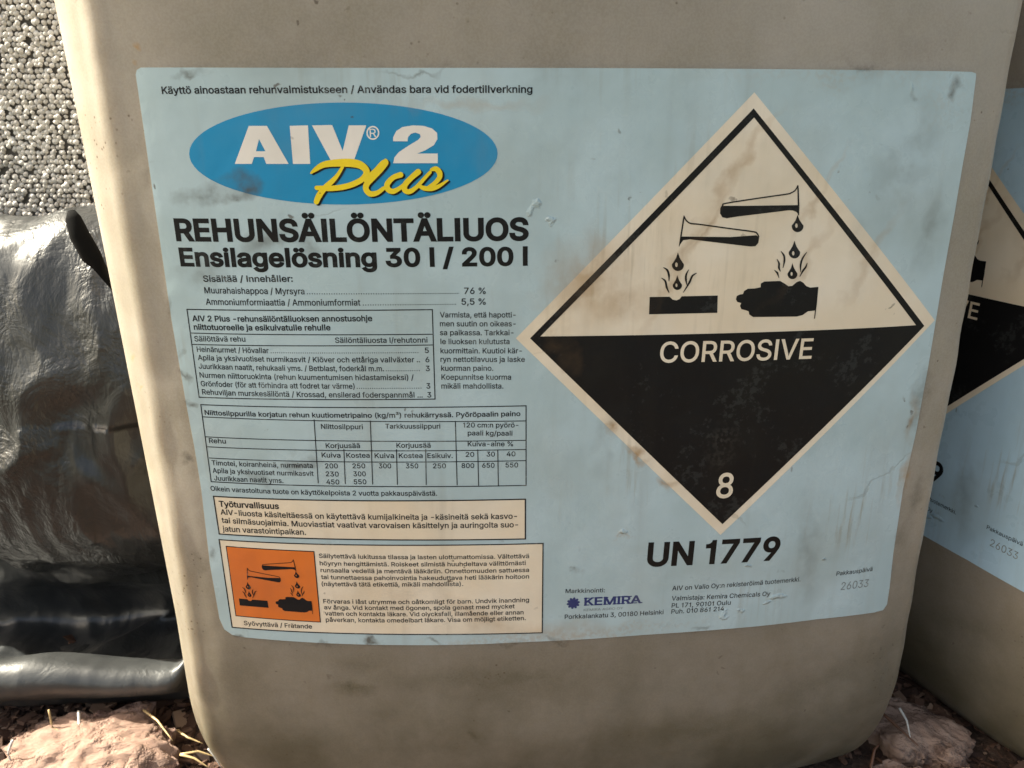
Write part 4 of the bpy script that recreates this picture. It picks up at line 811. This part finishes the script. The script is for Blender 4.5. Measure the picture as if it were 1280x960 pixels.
    def kem(q):
        it = PRINT['kemira'][0]
        q.text(it, 0, .045)
        _, x0, z0, x1, z1, cap, _l = it
        L = x1-x0
        for (a, b) in ((0, .09), (.125, .16), (.18, .315), (.34, .415), (.50, .60), (.625, .71), (.75, .83), (.865, .93), (.96, 1.02)):
            for t in ((0, .9) if a not in (.865, .96) else (0,)):
                za = z0+(z1-z0)*(a+b)/2+cap*t-.05
                q.tri([[(x0+L*a-.15, za), (x0+L*b, za), (x0+L*b, za+cap*.12), (x0+L*a-.15, za+cap*.12)]], .012)
        ex, ez, er = ART['emblem']
        for i in range(10):
            a = i*math.tau/10+.16
            pts = []
            for j in range(10):
                t = j/10*math.tau
                px, pz = er*.62+er*.36*math.cos(t), er*.21*math.sin(t)
                pts.append((ex+px*math.cos(a)-pz*math.sin(a), ez+px*math.sin(a)+pz*math.cos(a)))
            q.tri([pts], .0 if i % 2 else .006)
        q.tri([[(ex+er*.42*math.cos(t)*(1 if k % 2 else .72), ez+er*.42*math.sin(t)*(1 if k % 2 else .72)) for k, t in enumerate([j/20*math.tau for j in range(20)])]], .016)
    sub('maker_logo', 'navy', .05, kem, 'navy blue flower emblem and slab letters')
    sub('maker_subline', 'faint', .05, texts('agro', bold=.0))
    sub('date_stamp', 'faint', .05, texts('date', bold=.0), 'faded stamped number 26033')
    return lab

def tube_mesh(bm, pts, rads, seg=12, close=True, flat=1.0):
    rings = []
    for i, p in enumerate(pts):
        p = Vector(p)
        d = (Vector(pts[min(i+1, len(pts)-1)])-Vector(pts[max(i-1, 0)])).normalized()
        ref = Vector((0, 0, 1)) if abs(d.z) < .9 else Vector((0, 1, 0))
        a = d.cross(ref).normalized(); b = a.cross(d)
        rings.append([bm.verts.new(p+(a*math.cos(t)*rads[i]+b*math.sin(t)*rads[i]*flat)) for t in [k/seg*math.tau for k in range(seg)]])
    for r0, r1 in zip(rings, rings[1:]):
        for k in range(seg): bm.faces.new((r0[k], r0[(k+1) % seg], r1[(k+1) % seg], r1[k]))
    if close:
        bm.faces.new(rings[0][::-1]); bm.faces.new(rings[-1])
    bmesh.ops.recalc_face_normals(bm, faces=bm.faces)

M['cap'] = grimy('cap_plastic', (.55, .50, .40), .45)[0]

def build_canister(label):
    root = thing('plastic_canister', label, 'canister', group='blue labelled plastic canisters')
    build_body(root)
    build_label(root)
    # carrying handle and screw cap on the top
    bm = bmesh.new()
    pts = [(-.075, .116, HGT-.01), (-.072, .116, HGT+.02), (-.055, .116, HGT+.036), (-.02, .116, HGT+.040), (.02, .116, HGT+.036), (.038, .116, HGT+.02), (.04, .116, HGT-.01)]
    tube_mesh(bm, pts, [.016, .014, .013, .013, .013, .014, .016], 14)
    finish('handle', bm, M['plastic'], root)
    bm = bmesh.new()
    tube_mesh(bm, [(.098, .116, HGT-.004), (.098, .116, HGT+.014)], [.027, .026], 32)
    nk = finish('neck', bm, M['plastic'], root)
    bm = bmesh.new()
    prof = [(.0305, .004), (.031, .006), (.031, .024), (.029, .0265), (.012, .027)]
    rings = []
    for r, z in prof:
        rings.append([bm.verts.new((.098+(r+(.0009 if k % 2 and r > .03 else 0))*math.cos(k/72*math.tau), .116+(r+(.0009 if k % 2 and r > .03 else 0))*math.sin(k/72*math.tau), HGT+z)) for k in range(72)])
    for a, b in zip(rings, rings[1:]):
        for k in range(72): bm.faces.new((a[k], a[(k+1) % 72], b[(k+1) % 72], b[k]))
    bm.faces.new(rings[-1]); bm.faces.new(rings[0][::-1])
    finish('screw_cap', bm, M['cap'], root, False)
    return root

can1 = build_canister('dirty white plastic canister in front, its whole light blue label facing the camera')

def copy_tree(o, parent=None):
    c = o.copy(); COL.objects.link(c); c.parent = parent
    for ch in list(o.children): copy_tree(ch, c)
    return c
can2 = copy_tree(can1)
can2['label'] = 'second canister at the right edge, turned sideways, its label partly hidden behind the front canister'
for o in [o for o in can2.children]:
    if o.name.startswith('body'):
        o.data = o.data.copy(); o.data.materials[0] = plastic(.92, 'shaded_white_plastic', .13)  # darker copy of the plastic; shade beside the front canister put into its colour
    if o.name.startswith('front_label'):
        o.data = o.data.copy(); o.data.materials[0] = grimy('label_shade_tinted_paper', (.47, .66, .80), .32, 1.0, (24, (.42, .60, .72)))[0]  # bluish light of the shade painted into the paper colour
        o['label'] = 'cleaner paper label with the blue of shade light in its colour, half hidden'
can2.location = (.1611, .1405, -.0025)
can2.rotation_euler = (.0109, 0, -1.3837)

# ------------------------------------------------------------------ ground
def soil_mat():
    mt, q, bs = new_mat('soil')
    co = q.objco()
    a = q.noise(co, 55, 8, .65)
    b = q.noise(co, 300, 4)
    c = q.mix(q.ramp(a, .3, .7), (.028, .016, .010), (.12, .070, .045))
    c = q.mix(q.ramp(b, .5, .75, 0, .6), c, (.20, .13, .085))
    # trodden grass and gravel away from the canisters
    ln = q.n('ShaderNodeVectorMath', operation='LENGTH'); q.l(co, ln.inputs[0])
    c = q.mix(q.ramp(ln.outputs['Value'], .45, .8), c, q.mix(q.noise(co, 12, 6), (.06, .07, .045), (.16, .16, .135)))
    q.l(c, bs.inputs['Base Color']); bs.inputs['Roughness'].default_value = .9
    bp = q.n('ShaderNodeBump'); bp.inputs['Strength'].default_value = .9; bp.inputs['Distance'].default_value = .006
    q.l(q.math('ADD', a, q.math('MULTIPLY', b, .4)), bp.inputs['Height']); q.l(bp.outputs[0], bs.inputs['Normal'])
    return mt
M['soil'] = soil_mat()
def ground():
    near = np.linspace(-.45, .45, 221)
    far = np.array([.5, .6, .8, 1.2, 2, 4, 8, 20, 60, 200])
    ax = np.concatenate([-far[::-1], near, far])
    n = len(ax)
    V = []
    for y in ax:
        for x in ax:
            h = 0
            if abs(x) < .5 and abs(y) < .5:
                v = Vector((x, y, 0))
                h = noise.fractal(v*38, 1.0, 2.1, 5)*.0035-.002
                inside = 1 if (-.155 < x < .15 and .0 < y < .235) else 0
                h = min(h, .001) if inside else h
            V.append((x, y, h))
    o = from_np('ground', V, [list(f)[::1] for f in grid_faces(n, n)], M['soil'])
    o['kind'] = 'structure'
    return o
ground()

# ------------------------------------------------------------------ beaded foam board
def foam_mats():
    mt, q, bs = new_mat('bead_foam')
    co = q.objco()
    geo = q.n('ShaderNodeNewGeometry')
    rnd = geo.outputs['Random Per Island']
    c = q.mix(q.ramp(rnd, .0, 1, 0, 1), (.60, .57, .52), (.80, .77, .72))
    c = q.mix(q.ramp(q.noise(co, 28, 5), .45, .75, 0, .5), c, (.33, .30, .25))
    c = q.mix(q.ramp(q.noise(co, 300, 2), .58, .75, 0, .5), c, (.20, .18, .15))
    q.l(c, bs.inputs['Base Color']); bs.inputs['Roughness'].default_value = .9; bs.inputs['Specular IOR Level'].default_value = .2
    m2, q, bs = new_mat('shaded_foam_core')
    bs.inputs['Base Color'].default_value = (.10, .09, .075, 1); bs.inputs['Roughness'].default_value = .8  # dark colour paints in the shadow of the gaps between beads
    return mt, m2
M['bead'], M['shaded_foam_core'] = foam_mats()
def foam_board():
    W, H, T = .29, .50, .06
    ang = math.atan2(-.26, .966)
    root = thing('foam_board', 'pale grey beaded foam board standing upright behind the black plastic bag', 'foam board', (-.190, .190, 0), (0, 0, ang))
    bm = bmesh.new()
    bmesh.ops.create_cube(bm, size=1, matrix=Matrix.Translation((-W/2, T/2+.001, H/2)) @ Matrix.Diagonal((W, T, H, 1)))
    bmesh.ops.bevel(bm, geom=bm.edges[:], offset=.003, segments=2, affect='EDGES')
    finish('board_core', bm, M['shaded_foam_core'], root, False)
    ico = bmesh.new(); bmesh.ops.create_icosphere(ico, subdivisions=2, radius=1)
    iv = np.array([v.co[:] for v in ico.verts]); ifc = np.array([[v.index for v in f.verts] for f in ico.faces]); ico.free()
    keepv = iv[:, 1] < .12
    keepf = np.array([all(keepv[i] for i in f) for f in ifc])
    remap = np.cumsum(keepv)-1
    iv2 = iv[keepv]; if2 = remap[ifc[keepf]]
    p = .0029
    V = []; F = []; k = 0
    z = .19; row = 0
    while z < H-.003:
        x = -W+.003+(p/2 if row % 2 else 0)
        while x < -.003:
            if RNG.rand() > .015:
                r = p*(.42+RNG.rand()*.14)
                jx, jz, jy = RNG.normal(0, p*.14), RNG.normal(0, p*.14), RNG.uniform(-.0011, .0007)
                sc = np.array([r*RNG.uniform(.88, 1.14), r*RNG.uniform(.85, 1.2), r*RNG.uniform(.88, 1.14)])
                a = RNG.uniform(0, 6.28); ca, sa = math.cos(a), math.sin(a)
                P = iv2*sc
                P = np.stack([P[:, 0]*ca-P[:, 2]*sa, P[:, 1], P[:, 0]*sa+P[:, 2]*ca], 1)+np.array([x+jx, jy, z+jz])
                V.append(P); F.append(if2+k); k += len(iv2)
            x += p
        z += p*.866; row += 1
    V = np.concatenate(V); F = np.concatenate(F)
    o = from_np('bead_surface', V, F, M['bead'], root)
    o['kind'] = 'stuff'
foam_board()

# ------------------------------------------------------------------ black plastic bag
def bag_mat():
    mt, q, bs = new_mat('black_polythene')
    co = q.objco()
    d = q.ramp(q.noise(co, 12, 6, .6), .40, .72)
    d2 = q.ramp(q.noise(q.mapping(co, scale=(1, 1, .4)), 70, 5, .7), .52, .74, 0, .4)
    dd = q.math('MAXIMUM', q.math('MULTIPLY', d, .7), d2)
    c = q.mix(dd, (.014, .015, .016), (.075, .077, .076))
    q.l(c, bs.inputs['Base Color'])
    q.l(q.math('ADD', q.math('MULTIPLY', dd, .15), .33), bs.inputs['Roughness'])
    bs.inputs['Specular IOR Level'].default_value = .65
    a = q.noise(co, 45, 5, .6, .8)
    r = q.math('ABSOLUTE', q.math('SUBTRACT', a, .5))
    b = q.noise(co, 170, 4, .6)
    r2 = q.math('ABSOLUTE', q.math('SUBTRACT', q.noise(q.mapping(co, rot=(0, .6, 0), scale=(1, 1, .35)), 75, 4, .55, 1.2), .5))
    r3 = q.math('ABSOLUTE', q.math('SUBTRACT', q.noise(q.mapping(co, rot=(0, -.8, 0), scale=(1, 1, .3)), 150, 3, .5, .8), .5))
    sz = q.n('ShaderNodeSeparateXYZ'); q.l(co, sz.inputs[0])
    keep = q.ramp(sz.outputs[2], .042, .06, .38, 1)              # the stretched roll at the foot is smoother
    b = q.math('ADD', q.math('MULTIPLY', r2, .8), q.math('MULTIPLY', r3, .4))
    bp = q.n('ShaderNodeBump'); gate = q.ramp(q.noise(q.mapping(co, rot=(0, .5, 0), scale=(1, 1, .5)), 16, 3), .42, .62, .25, 1)
    bp.inputs['Strength'].default_value = .62; bp.inputs['Distance'].default_value = .005
    q.l(q.math('MULTIPLY', q.math('MULTIPLY', q.math('ADD', r, b), gate), keep), bp.inputs['Height']); q.l(bp.outputs[0], bs.inputs['Normal'])
    return mt
M['bag'] = bag_mat()
def bag():
    root = thing('plastic_bag', 'crumpled black plastic bag or sheeting leaning left of the front canister', 'plastic bag', (-.30, .12, 0))
    # section in (y, z), front from the ground up, over the top and down the back
    prof = [(.135, .001), (.110, .001), (.094, .003), (.085, .010), (.078, .020), (.069, .028), (.0665, .034), (.070, .0385), (.078, .037), (.086, .029), (.094, .016), (.110, .006), (.145, .004), (.154, .012), (.148, .030), (.130, .052), (.107, .069), (.094, .088), (.090, .104),
            (.087, .13), (.088, .16), (.093, .19), (.102, .215), (.112, .230), (.122, .2365), (.133, .2375), (.143, .234), (.150, .226), (.156, .19), (.160, .12), (.160, .06), (.155, .002)]
    P = np.array(prof)
    # smooth resample
    seg = np.r_[0, np.cumsum(np.hypot(*np.diff(P, axis=0).T))]
    ns = 300
    s = np.linspace(0, seg[-1], ns)
    def cr(v):
        out = []
        for t in s:
            i = min(max(np.searchsorted(seg, t)-1, 0), len(P)-2)
            u = (t-seg[i])/(seg[i+1]-seg[i])
            p0, p1, p2, p3 = v[max(i-1, 0)], v[i], v[i+1], v[min(i+2, len(P)-1)]
            out.append(.5*((2*p1)+(p2-p0)*u+(2*p0-5*p1+4*p2-p3)*u*u+(3*p1-p0-3*p2+p3)*u**3))
        return np.array(out)
    Y, Z = cr(P[:, 0]), cr(P[:, 1])
    dy, dz = np.gradient(Y), np.gradient(Z)
    L = np.hypot(dy, dz); ny, nz = -dz/L, dy/L          # outward: towards -y at the front
    xs = np.concatenate([np.linspace(-.62, -.34, 70)[:-1], np.linspace(-.34, -.1625, 190)])
    V = []
    for x in xs:
        endr = min(1, max(0, (-.1625-x)/.012)); endr = math.sqrt(1-(1-endr)**2)
        endl = min(1, max(0, (x+.62)/.03)); endl = math.sqrt(1-(1-endl)**2)
        e = min(endr, endl)
        for j in range(ns):
            y, z = Y[j], Z[j]
            v = Vector((x*1.0, y, z))
            big = noise.noise(Vector((x*7, z*6, 2.0)))*.007
            # sharp creases at three scales in wandering directions
            wv = Vector((x*1.0+noise.noise(v*12)*.03, y*.6, z*.55+noise.noise(v*14+Vector((5, 0, 0)))*.03))
            c1 = -abs(noise.noise(wv*22))*.0130
            c2 = -abs(noise.noise(wv*52+Vector((9, 2, 1))))*.0036
            c3 = -abs(noise.noise(Vector((x*120, y*60, z*60))))*.0008
            k = 1.0
            if z < .042: k = .38 if y < .088 else .9
            if .034 <= z < .075 and y > .1: k = .8
            d = (big*(.55 if z < .042 else 1)+(c1+c2+c3)*k+.004)
            yy = y+ny[j]*d; zz = z+nz[j]*d
            # sag along the length: lower roll thins towards the canister, top dips slightly
            t = (x+.34)/.18
            if z > .04: yy += max(0, -.235-x)*.42*min(1, (z-.04)/.03)
            if z < .05: zz = zz*(1.13-.30*max(0, min(1, t+.1))+.05*noise.noise(Vector((x*24, 0, 4))))
            zz += (-.003*max(-1, min(1, t)) if z > .15 else 0)
            cy, cz = .115, .09
            yy = cy+(yy-cy)*(.35+.65*e); zz = cz+(zz-cz)*(.55+.45*e) if z > .02 else zz
            V.append((x+.30, yy-.12, max(zz, .0)))
    F = [(a, d, c, b) for a, b, c, d in grid_faces(ns, len(xs))]
    o = from_np('bag_skin', V, [list(f) for f in F], M['bag'], root)
    # limp dark tongue of plastic standing between bag and canister
    bm = bmesh.new()
    pts = [(-.1690, .080, .203), (-.1725, .078, .210), (-.1760, .077, .217), (-.1795, .076, .224), (-.1825, .076, .232), (-.1843, .077, .2385), (-.1850, .078, .2415)]
    tube_mesh(bm, [(x+.30, y-.12, z) for x, y, z in pts], [.0022, .0030, .0037, .0041, .0040, .0032, .0014], 12, True, .6)
    f = finish('plastic_tongue', bm, M['tongue'], root)
    f['label'] = 'narrow matt black tongue of plastic'
mt, q, bs = new_mat('matt_black'); bs.inputs['Base Color'].default_value = (.004, .004, .004, 1); bs.inputs['Roughness'].default_value = .9; bs.inputs['Specular IOR Level'].default_value = .1
M['tongue'] = mt
bag()

# ------------------------------------------------------------------ bark, needles and litter
def bark_mat(name, c0, c1, c2):
    mt, q, bs = new_mat(name)
    co = q.objco()
    lay = q.noise(q.mapping(co, scale=(.35, 1, 1)), 130, 7, .65)
    pit = q.noise(co, 60, 5, .6)
    c = q.mix(q.ramp(lay, .3, .7), c0, c1)
    c = q.mix(q.ramp(pit, .55, .68, 0, .85), c, c2)
    q.l(c, bs.inputs['Base Color']); bs.inputs['Roughness'].default_value = .85
    bp = q.n('ShaderNodeBump'); bp.inputs['Strength'].default_value = .9; bp.inputs['Distance'].default_value = .003
    q.l(q.math('SUBTRACT', lay, q.math('MULTIPLY', q.ramp(pit, .5, .7), .8)), bp.inputs['Height']); q.l(bp.outputs[0], bs.inputs['Normal'])
    return mt
M['bark_pale'] = bark_mat('bark_pale', (.22, .135, .10), (.33, .215, .165), (.09, .04, .03))
M['bark_dark'] = bark_mat('bark_brown', (.26, .165, .12), (.38, .26, .195), (.07, .035, .025))

def bark(loc, rx, ry, th, seed, mat, rotz, label, tilt=(0, 0)):
    na, nr = 120, 34
    V = []; rnd = random.Random(seed)
    of = Vector((seed*3.7, seed*1.3, 0))
    def rad(a):
        d = Vector((math.cos(a), math.sin(a), 0))
        return 1+noise.noise(d*1.6+of)*.35+noise.noise(d*6+of)*.16+noise.noise(d*19+of)*.08
    rings = []
    for k in range(nr+1):
        t = k/nr
        for i in range(na):
            a = i/na*math.tau; r = rad(a)
            x, y = math.cos(a)*rx*r*t, math.sin(a)*ry*r*t
            v = Vector((x, y, 0))
            step = math.floor((noise.noise(v*45+of)+.5)*4)/4*.0028
            h = th*(1-.35*t*t)+noise.fractal(v*90+of, .8, 2.2, 6)*.0016+noise.noise(v*24+of)*.0022+step-abs(noise.noise(Vector((x*60, y*190, seed))))*.0018
            if t > .94: h *= .82
            V.append((x, y, h))
    for rr, zz in ((1.01, .55), (.97, .2), (.9, -.25)):
        for i in range(na):
            a = i/na*math.tau; r = rad(a)*rr
            V.append((math.cos(a)*rx*r, math.sin(a)*ry*r, th*zz+noise.noise(Vector((a*9, rr*30, seed)))*.002))
    F = [list(f) for f in grid_faces(na, nr+4, True)]
    F.append(list(range((nr+3)*na, (nr+4)*na))[::-1])
    o = from_np('bark_piece', V, F, mat)
    o.location = loc; o.rotation_euler = (tilt[0], tilt[1], rotz)
    tag(o, label, 'bark', 'pieces of bark on the soil')
    return o
bark((-.206, .047, .001), .037, .026, .016, 3, M['bark_pale'], .12, 'large pale sunlit piece of bark below the black bag, bottom left', (.10, 0))
bark((.168, .040, .0), .026, .017, .011, 5, M['bark_dark'], -.75, 'broad brown bark piece between the two canisters, farthest of the three', (.0, 0))
bark((.160, .008, .0), .024, .010, .010, 8, M['bark_dark'], -.25, 'cracked brown bark piece at the bottom edge, right of the front canister')
bark((.182, .000, .0), .014, .008, .008, 13, M['bark_dark'], .3, 'small brown bark chip against the foot of the right canister')

def simple(name, col, rough=.5):
    mt, q, bs = new_mat(name)
    co = q.objco()
    c = q.mix(q.ramp(q.noise(co, 200, 3), .35, .65), col, tuple(k*.6 for k in col))
    q.l(c, bs.inputs['Base Color']); bs.inputs['Roughness'].default_value = rough
    return mt
M['straw'] = simple('dry_needle', (.62, .45, .22), .4)
M['rust_needle'] = simple('brown_needle', (.16, .07, .035), .5)
M['fibre'] = simple('pale_fibre', (.75, .72, .66), .3)
def strand(pts, r, mat, label, cat='pine needle', name='pine_needle', group='dry pine needles on the ground', split=None):
    bm = bmesh.new()
    def run(P):
        P = [Vector(p) for p in P]; Q = []
        for i in range(len(P)-1):
            for k in range(4): Q.append(P[i].lerp(P[i+1], k/4))
        Q.append(P[-1])
        tube_mesh(bm, Q, [r*(1-.7*(i/(len(Q)-1))**2) for i in range(len(Q))], 6)
    run(pts)
    if split: run(split)
    return tag(finish(name, bm, mat), label, cat, group)
G1 = 'dry pine needles on the ground'
strand([(-.1872,.0659,.015),(-.178,.058,.0155),(-.1686,.0489,.012)], .0006, M['straw'], 'single straight straw-coloured needle lying across the right edge of the pale bark')
strand([(-.1625,.0405,.012),(-.155,.0412,.0125),(-.1476,.0411,.009)], .0006, M['straw'], 'forked yellow pine needle pair on the soil beside the front canister', split=[(-.1625,.0405,.012),(-.156,.0385,.0115),(-.1489,.0359,.008)])
strand([(-.1500,.0400,.015),(-.1475,.0385,.0125),(-.1441,.0369,.006)], .0006, M['fibre'], 'white curled shred leaning on the lower left corner of the front canister', 'shred', 'plastic_shred', 'pale shreds lying about')
strand([(-.2137,.0614,.020),(-.211,.055,.0165),(-.2052,.0472,.015)], .0006, M['fibre'], 'whitish shred on top of the pale bark, below the bag', 'shred', 'plastic_shred', 'pale shreds lying about')
strand([(-.2308,.0406,.024),(-.2335,.040,.018),(-.2316,.0378,.012)], .0006, M['fibre'], 'whitish shred at the left end of the pale bark, bottom left corner', 'shred', 'plastic_shred', 'pale shreds lying about')
strand([(-.2246,.0585,.024),(-.2236,.0565,.016),(-.2147,.0527,.014)], .0005, M['straw'], 'thin curved fibre hanging from the roll of the bag to the bark')
strand([(.1575,.0350,.022),(.1592,.0310,.0185),(.1586,.0254,.0135)], .0006, M['fibre'], 'bright whitish strand put in for a glint on the brown bark between the canisters', 'shred', 'plastic_shred', 'pale shreds lying about')  # pale strand standing in for a glint of light
strand([(.1514,.0376,.0175),(.1555,.030,.0155),(.1598,.0211,.0135)],   .0007, M['rust_needle'], 'dark brown twig lying across the bark between the canisters', 'twig', 'thin_twig', 'thin dark twigs')
strand([(.1392,.0203,.004),(.1425,.0250,.009),(.1459,.0273,.010)], .0007, M['rust_needle'], 'short brown twig by the lower right corner of the front canister', 'twig', 'thin_twig', 'thin dark twigs')
strand([(-.172,.062,.006),(-.165,.056,.007),(-.158,.054,.005)], .0006, M['straw'], 'short straw needle on dark soil between pale bark and front canister')


def litter():
    """loose crumbs of bark and broken needles over the soil"""
    V = []; F = []; k = 0
    for i in range(9000):
        if i % 3: x, y = RNG.uniform(-.34, -.13), RNG.uniform(-.02, .12)
        else: x, y = RNG.uniform(.10, .26), RNG.uniform(-.05, .13)
        if i % 7 == 0: x, y = RNG.uniform(-.5, .5), RNG.uniform(-.35, .35)
        if -.13 < x < .13 and y > .005: continue
        s = min(abs(RNG.normal(0, .0009)), .002)+.0004
        a = RNG.uniform(0, 6.28); ca, sa = math.cos(a), math.sin(a)
        el = RNG.uniform(.8, 3.2)
        cube = [(-1, -1, -1), (1, -.8, -1), (.9, 1, -1), (-1, .8, -1), (-.8, -1, 1), (1, -1, .7), (.8, .7, 1), (-1, 1, .6)]
        tx, ty = RNG.normal(0, .4, 2)
        zc = noise.fractal(Vector((x, y, 0))*38, 1.0, 2.1, 5)*.0035-.002
        for cx, cy, cz in cube:
            px, py, pz = cx*s*el+RNG.normal(0, s*.2), cy*s+RNG.normal(0, s*.2), cz*s*.4
            pz += px*tx+py*ty
            V.append((x+px*ca-py*sa, y+px*sa+py*ca, zc+pz+s*.6))
        for f in ((0, 3, 2, 1), (4, 5, 6, 7), (0, 1, 5, 4), (1, 2, 6, 5), (2, 3, 7, 6), (3, 0, 4, 7)): F.append([k+q_ for q_ in f])
        k += 8
    mt, q, bs = new_mat('litter')
    geo = q.n('ShaderNodeNewGeometry')
    cr = q.n('ShaderNodeValToRGB'); q.l(geo.outputs['Random Per Island'], cr.inputs[0])
    e = cr.color_ramp.elements
    e[0].color = (.03, .015, .010, 1); e[1].color = (.42, .28, .19, 1)
    a = e.new(.5); a.color = (.10, .05, .03, 1); a = e.new(.85); a.color = (.20, .11, .07, 1)
    q.l(cr.outputs[0], bs.inputs['Base Color']); bs.inputs['Roughness'].default_value = .85
    o = from_np('bark_litter', V, F, mt, None, False)
    o['kind'] = 'stuff'; o['label'] = 'dark crumbs of bark and soil on the ground'
litter()
